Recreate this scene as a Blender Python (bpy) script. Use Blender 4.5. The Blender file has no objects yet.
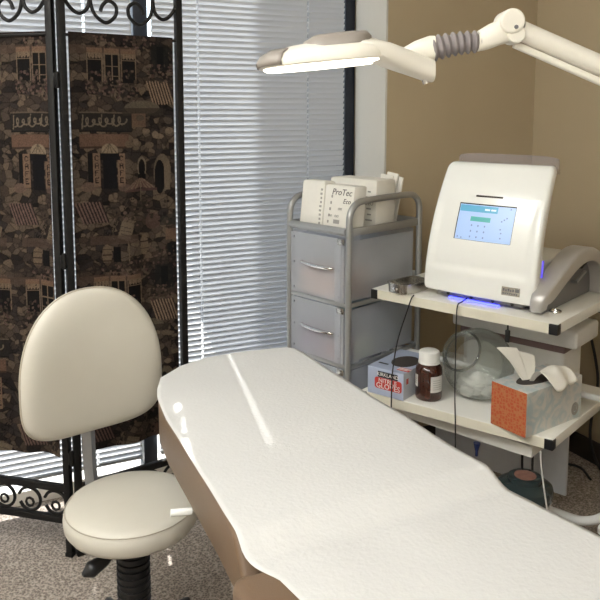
import bpy, bmesh, math, random
import numpy as np
from mathutils import Vector, Matrix
random.seed(4); R = math.radians
S = bpy.context.scene; COL = S.collection

# ------------------------------------------------------------------ materials
def nodes(m):
    m.use_nodes = True
    nt = m.node_tree; return nt, nt.nodes, nt.links
def mat(name, col, rough=.5, metal=0., var=.06, scale=40., bump=0., bscale=200., spec=.5, coat=0., emit=None, estr=0., alpha=1., trans=0.):
    m = bpy.data.materials.new(name); nt, N, Lk = nodes(m)
    p = N['Principled BSDF']
    p.inputs['Roughness'].default_value = rough; p.inputs['Metallic'].default_value = metal
    p.inputs['Specular IOR Level'].default_value = spec; p.inputs['Coat Weight'].default_value = coat
    p.inputs['Alpha'].default_value = alpha; p.inputs['Transmission Weight'].default_value = trans
    tc = N.new('ShaderNodeTexCoord')
    nz = N.new('ShaderNodeTexNoise'); nz.inputs['Scale'].default_value = scale; nz.inputs['Detail'].default_value = 4
    Lk.new(tc.outputs['Object'], nz.inputs['Vector'])
    mx = N.new('ShaderNodeMix'); mx.data_type = 'RGBA'
    mx.inputs[6].default_value = (*[c*(1-var) for c in col], 1); mx.inputs[7].default_value = (*[min(1, c*(1+var)) for c in col], 1)
    Lk.new(nz.outputs['Fac'], mx.inputs[0]); Lk.new(mx.outputs[2], p.inputs['Base Color'])
    if bump:
        n2 = N.new('ShaderNodeTexNoise'); n2.inputs['Scale'].default_value = bscale; n2.inputs['Detail'].default_value = 3
        Lk.new(tc.outputs['Object'], n2.inputs['Vector'])
        b = N.new('ShaderNodeBump'); b.inputs['Strength'].default_value = bump; b.inputs['Distance'].default_value = .004
        Lk.new(n2.outputs['Fac'], b.inputs['Height']); Lk.new(b.outputs['Normal'], p.inputs['Normal'])
    if emit:
        p.inputs['Emission Color'].default_value = (*emit, 1); p.inputs['Emission Strength'].default_value = estr
    return m
def s2l(r, g, b): return tuple((c/255/12.92 if c/255 < .04045 else ((c/255+.055)/1.055)**2.4) for c in (r, g, b))
def thin_glass(name, tint=(.95, .97, .96), rough=.02, edge=.6):
    m = bpy.data.materials.new(name); nt, N, Lk = nodes(m); N.remove(N['Principled BSDF'])
    o = N['Material Output']; t = N.new('ShaderNodeBsdfTransparent'); t.inputs[0].default_value = (*tint, 1)
    g = N.new('ShaderNodeBsdfGlossy'); g.inputs['Roughness'].default_value = rough
    f = N.new('ShaderNodeLayerWeight'); f.inputs[0].default_value = .5; pw = N.new('ShaderNodeMath'); pw.operation = 'POWER'; pw.inputs[1].default_value = 3.5
    ma = N.new('ShaderNodeMath'); ma.operation = 'MULTIPLY_ADD'; ma.inputs[1].default_value = edge; ma.inputs[2].default_value = .05
    Lk.new(f.outputs['Facing'], pw.inputs[0]); Lk.new(pw.outputs[0], ma.inputs[0])
    x = N.new('ShaderNodeMixShader'); Lk.new(ma.outputs[0], x.inputs[0]); Lk.new(t.outputs[0], x.inputs[1]); Lk.new(g.outputs[0], x.inputs[2])
    Lk.new(x.outputs[0], o.inputs[0]); return m
def frosted(name, col, tfac, rough=.35, transl=.5, tint=(.9, .92, .95)):
    m = bpy.data.materials.new(name); nt, N, Lk = nodes(m); p = N['Principled BSDF']; o = N['Material Output']
    tc = N.new('ShaderNodeTexCoord'); nz = N.new('ShaderNodeTexNoise'); nz.inputs['Scale'].default_value = 9
    Lk.new(tc.outputs['Object'], nz.inputs['Vector'])
    mx = N.new('ShaderNodeMix'); mx.data_type = 'RGBA'; mx.inputs[6].default_value = (*[c*.9 for c in col], 1); mx.inputs[7].default_value = (*[min(1, c*1.1) for c in col], 1)
    Lk.new(nz.outputs['Fac'], mx.inputs[0]); Lk.new(mx.outputs[2], p.inputs['Base Color']); p.inputs['Roughness'].default_value = rough
    tl = N.new('ShaderNodeBsdfTranslucent'); Lk.new(mx.outputs[2], tl.inputs[0])
    x1 = N.new('ShaderNodeMixShader'); x1.inputs[0].default_value = transl; Lk.new(p.outputs[0], x1.inputs[1]); Lk.new(tl.outputs[0], x1.inputs[2])
    t = N.new('ShaderNodeBsdfTransparent'); t.inputs[0].default_value = (*tint, 1)
    x2 = N.new('ShaderNodeMixShader'); x2.inputs[0].default_value = tfac; Lk.new(x1.outputs[0], x2.inputs[1]); Lk.new(t.outputs[0], x2.inputs[2])
    Lk.new(x2.outputs[0], o.inputs[0]); return m

M = {}
M['tan'] = mat('tan_wall_paint', (.43, .345, .225), .85, var=.03, scale=6, bump=.15, bscale=350)
M['pale'] = mat('pale_wall_paint', (.74, .71, .65), .85, var=.02, bump=.1)
M['offwhite'] = mat('reveal_paint', (.52, .50, .45), .8, var=.02, bump=.1)
M['ceil'] = mat('ceiling_tile', (.75, .74, .70), .9, var=.05, scale=60, bump=.2)
M['base'] = mat('dark_baseboard', (.035, .025, .02), .6)
M['frame_dark'] = mat('dark_window_metal', (.02, .024, .035), .4, .3)
M['iron'] = mat('black_iron', (.012, .011, .0105), .55, .1, spec=.25, var=.2, bump=.15, bscale=90)
M['blackplastic'] = mat('black_plastic', (.007, .007, .008), .4)
M['rubber'] = mat('black_rubber', (.015, .015, .016), .7)
M['cord_black'] = mat('cable_black', (.014, .012, .012), .5)
M['cord_white'] = mat('cable_white', (.6, .58, .55), .5)
M['cream'] = mat('cream_vinyl', (.56, .53, .46), .42, var=.03, scale=15, bump=.12, bscale=500)
M['creamseam'] = mat('cream_seam', (.40, .36, .29), .5)
M['brown'] = mat('taupe_vinyl', (.155, .098, .058), .42, var=.08, scale=20, bump=.2, bscale=420)
M['paper'] = mat('exam_paper', (.60, .595, .585), .75, var=.02, scale=30, bump=.35, bscale=110)
M['steelbar'] = mat('grey_steel', (.33, .34, .35), .35, .8, var=.08)
M['silver'] = mat('silver_paint', (.40, .40, .39), .38, .65, var=.05)
M['chrome'] = mat('chrome', (.75, .73, .70), .12, 1., var=.03)
M['steel'] = mat('stainless', (.55, .53, .49), .22, 1., var=.06)
M['laminate'] = mat('white_laminate', (.80, .78, .72), .4, var=.02, scale=12)
M['lamedge'] = mat('laminate_edge', (.72, .68, .56), .45, var=.02)
M['whiteplastic'] = mat('white_plastic', (.87, .87, .83), .25, var=.01, coat=.3)
M['greyplastic'] = mat('grey_plastic', (.17, .165, .17), .45)
M['darkrecess'] = mat('dark_recess', (.07, .068, .07), .5)
M['legwhite'] = mat('white_powdercoat', (.74, .74, .72), .35, var=.02)
M['panelgrey'] = mat('pale_grey_panel', (.55, .55, .56), .5)
M['binwhite'] = mat('bin_white', (.72, .71, .69), .45)
M['mauve'] = mat('painted_lid_shade', (.16, .10, .10), .5)  # shade under the bin lid, put into the colour
M['lampwhite'] = mat('lamp_cream', (.80, .76, .67), .35, var=.02)
M['lampgrey'] = mat('lamp_taupe', (.30, .265, .235), .4)
M['bellows'] = mat('lamp_bellows', (.25, .22, .22), .55)
M['led'] = mat('led_diffuser', (.9, .9, .86), .4, emit=(1., .93, .80), estr=4.)
M['card'] = mat('white_card', (.76, .73, .66), .7, var=.04)
M['ink'] = mat('dark_ink', (.10, .09, .085), .7)
M['inkgrey'] = mat('grey_ink', (.34, .32, .29), .7)
M['glovebox'] = mat('pale_blue_card', (.40, .45, .58), .5, var=.12, scale=14)
M['glovewhite'] = mat('pale_card_end', (.56, .57, .62), .5, var=.06)
M['red'] = mat('red_print', (.52, .05, .04), .5)
M['white'] = mat('white_print', (.8, .78, .74), .5)
M['blackprint'] = mat('black_print', (.012, .012, .014), .5)
M['amber'] = mat('amber_glass', (.045, .012, .006), .08, coat=.5, var=.2)
M['label'] = mat('paper_label', (.62, .60, .56), .6, var=.05)
M['cap'] = mat('white_cap', (.80, .79, .75), .4)
M['cotton'] = mat('cotton', (.84, .83, .80), .95, var=.04, bump=.5, bscale=120)
M['tissue'] = mat('tissue_paper', (.82, .79, .72), .8, var=.02, bump=.2, bscale=80)
M['hole'] = mat('dark_slot', (.05, .04, .035), .8)
M['teal'] = mat('dark_teal_lid', (.022, .035, .037), .22, coat=.4)
M['tubwhite'] = mat('tub_white', (.55, .54, .50), .45)
M['lidlabel'] = mat('lid_label', (.24, .12, .09), .5, var=.4, scale=60)
def jar_glass():
    m = bpy.data.materials.new('clear_glass'); nt, N, Lk = nodes(m); N.remove(N['Principled BSDF']); o = N['Material Output']
    g = N.new('ShaderNodeBsdfGlass'); g.inputs['IOR'].default_value = 1.45; g.inputs['Roughness'].default_value = .0; g.inputs[0].default_value = (.97, .98, .97, 1)
    t = N.new('ShaderNodeBsdfTransparent'); t.inputs[0].default_value = (.97, .98, .97, 1); x = N.new('ShaderNodeMixShader'); x.inputs[0].default_value = .6
    Lk.new(t.outputs[0], x.inputs[1]); Lk.new(g.outputs[0], x.inputs[2]); Lk.new(x.outputs[0], o.inputs[0]); return m
M['glass'] = jar_glass()
M['pane'] = thin_glass('window_glass', (.93, .95, .96), .01, .6)
M['visor'] = frosted('tinted_clear_plastic', (.50, .47, .49), .76, .15, .2, (.95, .93, .95))
M['frost'] = frosted('frosted_plastic', (.80, .81, .83), .50, .35, .5)
M['armsilver'] = mat('pale_silver_plastic', (.50, .48, .46), .33, .35, var=.04)
M['screen'] = mat('lit_screen', (.1, .12, .2), .3, emit=s2l(172, 200, 235), estr=.95)
M['ui_teal'] = mat('screen_teal', (.02, .1, .15), .3, emit=s2l(95, 165, 195), estr=.95)
M['ui_green'] = mat('screen_green', (.02, .1, .08), .3, emit=s2l(85, 170, 165), estr=.95)
M['ui_grey'] = mat('screen_grey', (.05, .05, .1), .3, emit=s2l(125, 150, 190), estr=.95)
M['ui_white'] = mat('screen_white', (.2, .2, .2), .3, emit=s2l(215, 235, 245), estr=.95)
M['blueled'] = mat('blue_led', (.02, .02, .3), .3, emit=(.05, .06, 1.), estr=7.)
M['violetled'] = mat('violet_led', (.05, .03, .3), .3, emit=(.16, .12, 1.), estr=1.1)
M['bluecap'] = mat('navy_plastic', (.02, .03, .10), .4)
M['troffer'] = mat('troffer_diffuser', (.9, .9, .88), .5, emit=(.99, .995, .965), estr=19.)
M['outwall'] = mat('concrete_outside', (.38, .37, .35), .9)
M['peach'] = mat('peach_packet', (.80, .50, .36), .6)
M['plum'] = mat('plum_packet', (.34, .17, .30), .6)
M['pinkp'] = mat('pink_packet', (.75, .30, .24), .6)
M['cardpale'] = mat('pale_note', (.86, .88, .66), .7)
M['tealp'] = mat('grey_teal_packet', (.22, .30, .31), .6)

def carpet():
    m = bpy.data.materials.new('carpet'); nt, N, Lk = nodes(m); p = N['Principled BSDF']; p.inputs['Roughness'].default_value = .95; p.inputs['Specular IOR Level'].default_value = .1
    tc = N.new('ShaderNodeTexCoord'); n1 = N.new('ShaderNodeTexNoise'); n1.inputs['Scale'].default_value = 260; n1.inputs['Detail'].default_value = 4
    n2 = N.new('ShaderNodeTexVoronoi'); n2.inputs['Scale'].default_value = 130
    for n in (n1, n2): Lk.new(tc.outputs['Object'], n.inputs['Vector'])
    ad = N.new('ShaderNodeMath'); ad.operation = 'MULTIPLY'; Lk.new(n1.outputs['Fac'], ad.inputs[0]); Lk.new(n2.outputs['Distance'], ad.inputs[1])
    cr = N.new('ShaderNodeValToRGB'); cr.color_ramp.elements[0].position = .05; cr.color_ramp.elements[1].position = .45
    cr.color_ramp.elements[0].color = (.13, .108, .092, 1); cr.color_ramp.elements[1].color = (.50, .43, .37, 1)
    Lk.new(ad.outputs[0], cr.inputs[0]); Lk.new(cr.outputs[0], p.inputs['Base Color'])
    b = N.new('ShaderNodeBump'); b.inputs['Strength'].default_value = .6; b.inputs['Distance'].default_value = .006
    Lk.new(ad.outputs[0], b.inputs['Height']); Lk.new(b.outputs['Normal'], p.inputs['Normal']); return m
M['carpet'] = carpet()
def slatmat():
    m = bpy.data.materials.new('blind_slat'); nt, N, Lk = nodes(m); p = N['Principled BSDF']; o = N['Material Output']
    p.inputs['Base Color'].default_value = (.52, .52, .52, 1); p.inputs['Roughness'].default_value = .45
    tl = N.new('ShaderNodeBsdfTranslucent'); tl.inputs[0].default_value = (.66, .70, .78, 1)
    x = N.new('ShaderNodeMixShader'); x.inputs[0].default_value = .11; Lk.new(p.outputs[0], x.inputs[1]); Lk.new(tl.outputs[0], x.inputs[2]); Lk.new(x.outputs[0], o.inputs[0]); return m
M['slat'] = slatmat()
def attrmat():
    m = bpy.data.materials.new('tapestry_weave'); nt, N, Lk = nodes(m); p = N['Principled BSDF']; p.inputs['Roughness'].default_value = .9; p.inputs['Specular IOR Level'].default_value = .15
    a = N.new('ShaderNodeAttribute'); a.attribute_name = 'weave'
    Lk.new(a.outputs['Color'], p.inputs['Base Color'])
    tc = N.new('ShaderNodeTexCoord'); n1 = N.new('ShaderNodeTexNoise'); n1.inputs['Scale'].default_value = 600; Lk.new(tc.outputs['Object'], n1.inputs['Vector'])
    b = N.new('ShaderNodeBump'); b.inputs['Strength'].default_value = .3; b.inputs['Distance'].default_value = .002; Lk.new(n1.outputs['Fac'], b.inputs['Height']); Lk.new(b.outputs['Normal'], p.inputs['Normal'])
    return m
M['tapestry'] = attrmat()
def orange():
    m = bpy.data.materials.new('orange_scallop'); nt, N, Lk = nodes(m); p = N['Principled BSDF']; p.inputs['Roughness'].default_value = .5
    tc = N.new('ShaderNodeTexCoord'); v = N.new('ShaderNodeTexVoronoi'); v.inputs['Scale'].default_value = 88; v.feature = 'DISTANCE_TO_EDGE'; v.inputs['Randomness'].default_value = .6
    Lk.new(tc.outputs['Object'], v.inputs['Vector']); cr = N.new('ShaderNodeValToRGB')
    cr.color_ramp.elements[0].position = .06; cr.color_ramp.elements[0].color = (.47, .17, .065, 1); cr.color_ramp.elements[1].position = .16; cr.color_ramp.elements[1].color = (.46, .085, .03, 1)
    Lk.new(v.outputs['Distance'], cr.inputs[0]); Lk.new(cr.outputs[0], p.inputs['Base Color']); return m
M['orange'] = orange()
def palebox():
    m = bpy.data.materials.new('pale_swirl_card'); nt, N, Lk = nodes(m); p = N['Principled BSDF']; p.inputs['Roughness'].default_value = .45
    tc = N.new('ShaderNodeTexCoord'); n = N.new('ShaderNodeTexNoise'); n.inputs['Scale'].default_value = 17; n.inputs['Distortion'].default_value = 1.5
    Lk.new(tc.outputs['Object'], n.inputs['Vector']); cr = N.new('ShaderNodeValToRGB')
    e = cr.color_ramp.elements; e[0].position = .38; e[0].color = (.44, .51, .52, 1); e[1].position = .56; e[1].color = (.62, .60, .56, 1)
    Lk.new(n.outputs['Fac'], cr.inputs[0]); Lk.new(cr.outputs[0], p.inputs['Base Color']); return m
M['palebox'] = palebox()

# ------------------------------------------------------------------ mesh helper
class B:
    def __init__(s): s.bm = bmesh.new(); s.mi = 0
    def _merge(s, t, mtx=None):
        if mtx is not None: t.transform(mtx)
        for f in t.faces: f.material_index = s.mi
        me = bpy.data.meshes.new('t'); t.to_mesh(me); t.free(); s.bm.from_mesh(me); bpy.data.meshes.remove(me)
        return s
    def box(s, x0, x1, y0, y1, z0, z1, bev=0., seg=2, mtx=None):
        t = bmesh.new(); bmesh.ops.create_cube(t, size=1)
        t.transform(Matrix.Translation(((x0+x1)/2, (y0+y1)/2, (z0+z1)/2)) @ Matrix.Diagonal((abs(x1-x0), abs(y1-y0), abs(z1-z0), 1)))
        if bev: bmesh.ops.bevel(t, geom=t.edges[:], offset=bev, segments=seg, profile=.5, affect='EDGES')
        return s._merge(t, mtx)
    def tube(s, pts, r, seg=10, closed=False, smooth=0, rs=None):
        P = [Vector(p) for p in pts]
        if smooth:
            Q = []; n = len(P); rng = range(n if closed else n-1); RS = []
            for i in rng:
                a = P[(i-1) % n] if closed or i else P[0]; b = P[i]; c = P[(i+1) % n]; d = P[(i+2) % n] if closed or i+2 < n else P[-1]
                L1 = (c-b).length; L0_ = (b-a).length; L2_ = (d-c).length
                m0 = (c-a)/max(1e-9, L0_+L1)*L1; m1 = (d-b)/max(1e-9, L1+L2_)*L1
                for k in range(smooth):
                    u = k/smooth
                    Q.append(b*(2*u**3-3*u*u+1)+m0*(u**3-2*u*u+u)+c*(3*u*u-2*u**3)+m1*(u**3-u*u))
                    if rs: RS.append(rs[i]*(1-u)+rs[(i+1) % n]*u)
            if not closed:
                Q.append(P[-1])
                if rs: RS.append(rs[-1])
            P = Q; rs = RS if rs else None
        n = len(P); t = bmesh.new(); rings = []
        up = None
        for i in range(n):
            if closed: d = (P[(i+1) % n]-P[i-1]).normalized()
            else: d = (P[min(i+1, n-1)]-P[max(i-1, 0)]).normalized()
            if up is None:
                up = Vector((0, 0, 1)) if abs(d.z) < .9 else Vector((1, 0, 0))
            up = (up-d*up.dot(d)).normalized(); sd = d.cross(up)
            rr = rs[i] if rs else r
            rings.append([t.verts.new(P[i]+(up*math.cos(2*math.pi*k/seg)+sd*math.sin(2*math.pi*k/seg))*rr) for k in range(seg)])
        for i in range(n if closed else n-1):
            a, b = rings[i], rings[(i+1) % n]
            for k in range(seg): t.faces.new((a[k], a[(k+1) % seg], b[(k+1) % seg], b[k]))
        if not closed: t.faces.new(rings[0][::-1]); t.faces.new(rings[-1])
        bmesh.ops.recalc_face_normals(t, faces=t.faces[:])
        return s._merge(t)
    def cyl(s, p0, p1, r, seg=24, r1=None, bev=0.):
        if not bev: return s.tube([p0, p1], r, seg, rs=[r, r if r1 is None else r1])
        a, b = Vector(p0), Vector(p1); d = (b-a).normalized(); r1 = r if r1 is None else r1
        return s.tube([a, a+d*1e-5, a+d*bev*.3, a+d*bev, b-d*bev, b-d*bev*.3, b-d*1e-5, b], r, seg, rs=[r-bev, r-bev, r-bev*.3, r, r1, r1-bev*.3, r1-bev, r1-bev])
    def lathe(s, prof, seg=40, mtx=None, clampz=None):
        t = bmesh.new(); rings = []
        for r, z in prof:
            if r < 1e-6: rings.append([t.verts.new((0, 0, z))])
            else: rings.append([t.verts.new((r*math.cos(2*math.pi*k/seg), r*math.sin(2*math.pi*k/seg), z)) for k in range(seg)])
        for a, b in zip(rings, rings[1:]):
            for k in range(seg):
                k2 = (k+1) % seg
                v = [a[k % len(a)], a[k2 % len(a)], b[k2 % len(b)], b[k % len(b)]]
                u = list(dict.fromkeys(v))
                if len(u) > 2: t.faces.new(u)
        bmesh.ops.recalc_face_normals(t, faces=t.faces[:])
        if mtx is not None: t.transform(mtx)
        if clampz is not None:
            for v in t.verts: v.co.z = max(v.co.z, clampz)
        return s._merge(t)
    def prism(s, outline, z0, z1, bev=0., seg=2, mtx=None, fn=None):
        t = bmesh.new(); a = [t.verts.new((x, y, z0)) for x, y in outline]; b = [t.verts.new((x, y, z1)) for x, y in outline]; n = len(a)
        t.faces.new(a[::-1]); t.faces.new(b)
        for i in range(n): t.faces.new((a[i], a[(i+1) % n], b[(i+1) % n], b[i]))
        bmesh.ops.recalc_face_normals(t, faces=t.faces[:])
        if fn:
            for v in t.verts: v.co = Vector(fn(*v.co))
        if bev:
            ed = [e for e in t.edges if abs(e.verts[0].co.z-e.verts[1].co.z) < 1e-4 or e.calc_face_angle(0) > .6]
            bmesh.ops.bevel(t, geom=ed, offset=bev, segments=seg, profile=.5, affect='EDGES')
        return s._merge(t, mtx)
    def grid(s, fn, nu, nv, closeu=False):
        t = bmesh.new(); V = [[t.verts.new(fn(i/nu, j/nv)) for j in range(nv+1)] for i in range(nu if closeu else nu+1)]
        for i in range(nu):
            for j in range(nv):
                a = V[i]; b = V[(i+1) % len(V)]
                t.faces.new((a[j], b[j], b[j+1], a[j+1]))
        return s._merge(t)
    def sphere(s, c, r, sc=(1, 1, 1), sub=3):
        t = bmesh.new(); bmesh.ops.create_icosphere(t, subdivisions=sub, radius=r)
        return s._merge(t, Matrix.Translation(c) @ Matrix.Diagonal((*sc, 1)))
    def build(s, name, m, parent=None, smooth=40, mtx=None):
        me = bpy.data.meshes.new(name)
        if mtx is not None: s.bm.transform(mtx)
        s.bm.to_mesh(me); s.bm.free()
        for x in (m if isinstance(m, (list, tuple)) else [m]): me.materials.append(M[x])
        if smooth:
            for f in me.polygons: f.use_smooth = True
            me.set_sharp_from_angle(angle=R(smooth))
        o = bpy.data.objects.new(name, me); COL.objects.link(o)
        if parent: o.parent = parent
        return o
def thing(name, label, cat, loc=(0, 0, 0), rotz=0., group=None):
    o = bpy.data.objects.new(name, None); COL.objects.link(o); o.empty_display_size = .05
    o.location = loc; o.rotation_euler = (0, 0, rotz); return tag(o, label, cat, group)
def tag(o, label, cat, group=None):
    o['label'] = label; o['category'] = cat
    if group: o['group'] = group
    return o
def struct(o): o['kind'] = 'structure'; return o
def text(name, s, size, m, parent, org, xd, yd, ext=.0004, align='CENTER', shear=0.):
    cu = bpy.data.curves.new(name, 'FONT'); cu.body = s; cu.size = size; cu.extrude = ext; cu.align_x = align; cu.align_y = 'CENTER'; cu.shear = shear; cu.resolution_u = 3
    t = bpy.data.objects.new('t', cu); COL.objects.link(t)
    me = bpy.data.meshes.new_from_object(t.evaluated_get(bpy.context.evaluated_depsgraph_get())); bpy.data.objects.remove(t)
    x = Vector(xd).normalized(); y = Vector(yd).normalized(); z = x.cross(y); m4 = Matrix((x, y, z)).transposed().to_4x4(); m4.translation = Vector(org)
    me.transform(m4); me.name = name; me.materials.clear(); me.materials.append(M[m])
    o = bpy.data.objects.new(name, me); COL.objects.link(o); o.parent = parent; return o

# ------------------------------------------------------------------ camera
cam = bpy.data.cameras.new('camera'); co = bpy.data.objects.new('camera', cam); COL.objects.link(co); S.camera = co
cam.sensor_width = 36; cam.lens = 36*735/600; cam.shift_y = -100/600; cam.clip_start = .02
YAW = R(64.5); PIT = R(6.83)
fwd = Vector((math.cos(YAW)*math.cos(PIT), math.sin(YAW)*math.cos(PIT), -math.sin(PIT)))
co.location = (0, 0, 1.5); co.rotation_euler = fwd.to_track_quat('-Z', 'Y').to_euler()

# ------------------------------------------------------------------ setting
WY = 2.611; WX = 2.437; GY = 2.87; CZ = 3.0; WT = 2.88
struct(B().box(-1.5, WX+.12, -1.6, WY, -.1, 0).box(-1.0, 1.645, WY, 3.0, -.1, 0).build('floor', 'carpet', smooth=0))
struct(B().box(-1.5, WX+.12, -1.6, WY+.24, CZ, CZ+.1).build('ceiling', 'ceil', smooth=0))
struct(B().box(1.645, WX+.12, WY, WY+.36, 0, CZ).box(-1.5, -1.0, WY, WY+.36, 0, CZ).box(-1.0, 1.645, WY, WY+.36, WT, CZ).build('wall_window', 'tan', smooth=0))
struct(B().box(WX, WX+.12, -1.6, WY, 0, CZ).build('wall_right', 'tan', smooth=0))
struct(B().box(-1.62, -1.5, -1.6, WY+.24, 0, CZ).build('wall_left', 'pale', smooth=0))
struct(B().box(-1.5, WX+.12, -1.72, -1.6, 0, CZ).build('wall_front', 'pale', smooth=0))
struct(B().box(1.637, 1.645, WY+.002, WY+.25, .0, WT).box(-1., 1.637, WY+.002, WY+.25, WT-.008, WT).build('trim_1', 'offwhite', smooth=0))
struct(B().box(WX-.012, WX, -1.6, WY-.001, 0, .10, .004).build('baseboard_right', 'base'))
struct(B().box(1.66, WX-.013, WY-.012, WY-.001, 0, .10, .004).build('baseboard_back', 'base'))
struct(B().box(-6, 8, 3.0, 14, -.12, -.03).build('ground', 'outwall', smooth=0))
struct(B().box(1.745, 4.5, 5.0, 5.7, -.03, 7).build('outside_shade_column', 'outwall', smooth=0))  # unseen outdoor column, added to keep sun off the right of the blind
win = struct(thing('window_1', '', '')); del win['label']; del win['category']
B().box(1.588, 1.637, GY, GY+.08, 0, WT-.008, .003).box(.660, .716, GY, GY+.08, .04, WT-.04, .003).box(-1., -.94, GY, GY+.08, 0, WT-.008, .003)\
   .box(-.94, 1.588, GY, GY+.08, WT-.04, WT-.008, .003).build('window_frame', 'frame_dark', win)
B().box(-.94, 1.588, GY-.01, GY+.08, 0, .055, .003).build('window_sill', 'pale', win)
B().box(.716, 1.588, GY+.036, GY+.042, .055, WT-.04).build('window_pane', 'pane', win, 0)
B().box(-.94, .660, GY+.036, GY+.042, .055, WT-.04).build('window_pane', 'pane', win, 0)

# blinds ---------------------------------------------------------------------
def blind(x0, x1, cords, label, z0=.105, z1=2.80, yb=2.842):
    t = thing('window_blind', label, 'blind', ((x0+x1)/2, yb, 0), group='slatted blinds over the window')
    xm = (x0+x1)/2; b = bmesh.new(); pitch = .0225; n = int((z1-z0-.03)/pitch); tilt = R(62); hw = .0045
    xs = [x0-xm]
    for c in sorted(cords): xs += [c-hw-xm, c+hw-xm]
    xs.append(x1-xm); us = (-.0128, -.0078, 0, .0095, .0128)
    for k in range(n):
        z = z0+.025+k*pitch; sag = random.uniform(-.0004, .0004); tl = tilt+random.uniform(-.02, .02)
        V = []
        for x in xs:
            row = []
            for u in us:
                h = .0018*(1-(u/.0128)**2)
                # room-side edge up, crowned towards the room
                yy = -u*math.cos(tl)-h*math.sin(tl); zz = u*math.sin(tl)-h*math.cos(tl)
                row.append(b.verts.new((x, yy, z+zz+sag)))
            V.append(row)
        for i in range(len(xs)-1):
            hole = i % 2 == 1
            for j in range(4):
                if hole and j in (1, 2): continue
                b.faces.new((V[i][j], V[i+1][j], V[i+1][j+1], V[i][j+1]))
    s = B(); s.bm = b; s.build('slats', 'slat', t, 60)
    w = (x1-x0)/2
    B().box(-w, w, -.02, .02, z1, z1+.03, .002).build('headrail', 'slat', t)
    B().box(-w, w, -.012, .012, z0, z0+.012, .003).build('bottom_rail', 'slat', t)
    for c in cords: B().tube([(c-xm, -.0085, z0+.01), (c-xm, -.0085, z1)], .0007, 6).build('ladder_cord', 'slat', t)
    return t
blind(.722, 1.566, (.907, 1.392), 'grey slatted window blind right of the dark mullion, behind the drawer cart')
blind(-.93, .645, (.06, .47), 'slatted window blind behind the tapestry folding screen, left of the dark mullion', z0=.105)

# ------------------------------------------------------------------ tapestry pattern (woven town scene)
rng = np.random.default_rng(3)
CX0, CX1, CY0, CY1, K = -12, 176, 28, 474, 3
W_, H_ = (CX1-CX0)*K, (CY1-CY0)*K
yy, xx = np.mgrid[0:H_, 0:W_]; PX = xx/K+CX0; PY = yy/K+CY0
pal = np.array([s2l(*c) for c in [(66, 50, 42), (84, 66, 52), (50, 38, 34), (98, 78, 58), (58, 46, 44), (74, 56, 44), (42, 32, 30), (110, 86, 62)]])
seeds = np.stack([rng.uniform(CX0, CX1, 1900), rng.uniform(CY0, CY1, 1900)], 1); sc = rng.integers(0, len(pal), 1900)
best = np.full((H_, W_), 1e9); second = np.full((H_, W_), 1e9); idx = np.zeros((H_, W_), int)
for i, (a, b_) in enumerate(seeds):
    r = 11; x0 = max(0, int((a-r-CX0)*K)); x1 = min(W_, int((a+r-CX0)*K)); y0 = max(0, int((b_-r-CY0)*K)); y1 = min(H_, int((b_+r-CY0)*K))
    sl = np.s_[y0:y1, x0:x1]; d = np.hypot(PX[sl]-a, (PY[sl]-b_)*1.35)
    nb = d < best[sl]; second[sl] = np.where(nb, best[sl], np.minimum(second[sl], d)); best[sl] = np.where(nb, d, best[sl]); idx[sl] = np.where(nb, i, idx[sl])
IMG = pal[sc[idx]]*np.where((second-best) < .7, .45, 1.)[..., None]
def paint(mask, c, a=1.): IMG[mask] = IMG[mask]*(1-a)+np.array(s2l(*c))*a
def rect(x0, y0, x1, y1, c, a=1.): paint((PX >= x0) & (PX < x1) & (PY >= y0) & (PY < y1), c, a)
def ell(cx, cy, rx, ry, c, a=1.): paint(((PX-cx)/rx)**2+((PY-cy)/ry)**2 < 1, c, a)
def line(x0, y0, x1, y1, w, c, a=1.):
    dx, dy = x1-x0, y1-y0; L2 = dx*dx+dy*dy; u = np.clip(((PX-x0)*dx+(PY-y0)*dy)/L2, 0, 1)
    paint(np.hypot(PX-x0-u*dx, PY-y0-u*dy) < w/2, c, a)
FONT = {'C': '01110 10001 10000 10000 10000 10001 01110', 'A': '01110 10001 10001 11111 10001 10001 10001', 'F': '11111 10000 10000 11110 10000 10000 10000', 'E': '11111 10000 10000 11110 10000 10000 11111',
        's': '00000 00000 01111 10000 01110 00001 11110', 'p': '00000 00000 11110 10001 11110 10000 10000', 'r': '00000 00000 10110 11001 10000 10000 10000', 'e': '00000 00000 01110 10001 11111 10000 01110', 'o': '00000 00000 01110 10001 10001 10001 01110'}
def glyph(ch, x, y, s, ang, c):
    for j, row in enumerate(FONT[ch].split()):
        for i, v in enumerate(row):
            if v == '1':
                u, w = (i-2)*s, (j-3)*s; ca, sa = math.cos(ang), math.sin(ang)
                ell(x+u*ca-w*sa, y+u*sa+w*ca, s*.62, s*.62, c)
TANc, DK, OR, PK, IV = (128, 100, 70), (24, 19, 20), (134, 92, 56), (104, 66, 58), (150, 124, 92)
def flowers(x0, y0, x1, y1, n):
    for _ in range(n):
        ell(rng.uniform(x0, x1), rng.uniform(y0, y1), rng.uniform(.8, 2), rng.uniform(.8, 1.8), [(92, 58, 52), (48, 40, 32), (74, 58, 46), (34, 26, 26), (112, 80, 64)][rng.integers(5)], .9)
def window(x, y, w, h, shut):
    rect(x-1.5, y-1.5, x+w+1.5, y+h, TANc, .8); rect(x, y, x+w, y+h, DK)
    if shut:
        line(x+w/2, y, x+w/2, y+h, 1.2, TANc); line(x, y+h*.38, x+w, y+h*.38, 1.2, TANc); line(x, y+h*.7, x+w, y+h*.7, 1.2, TANc)
    else:
        for q in range(4): ell(x+w*(q+.5)/4, y+1.5, w/8.5, 3, TANc)
        line(x, y+5.5, x+w, y+5.5, .9, TANc)
    flowers(x, y+h*.55, x+w, y+h, 14)
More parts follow.
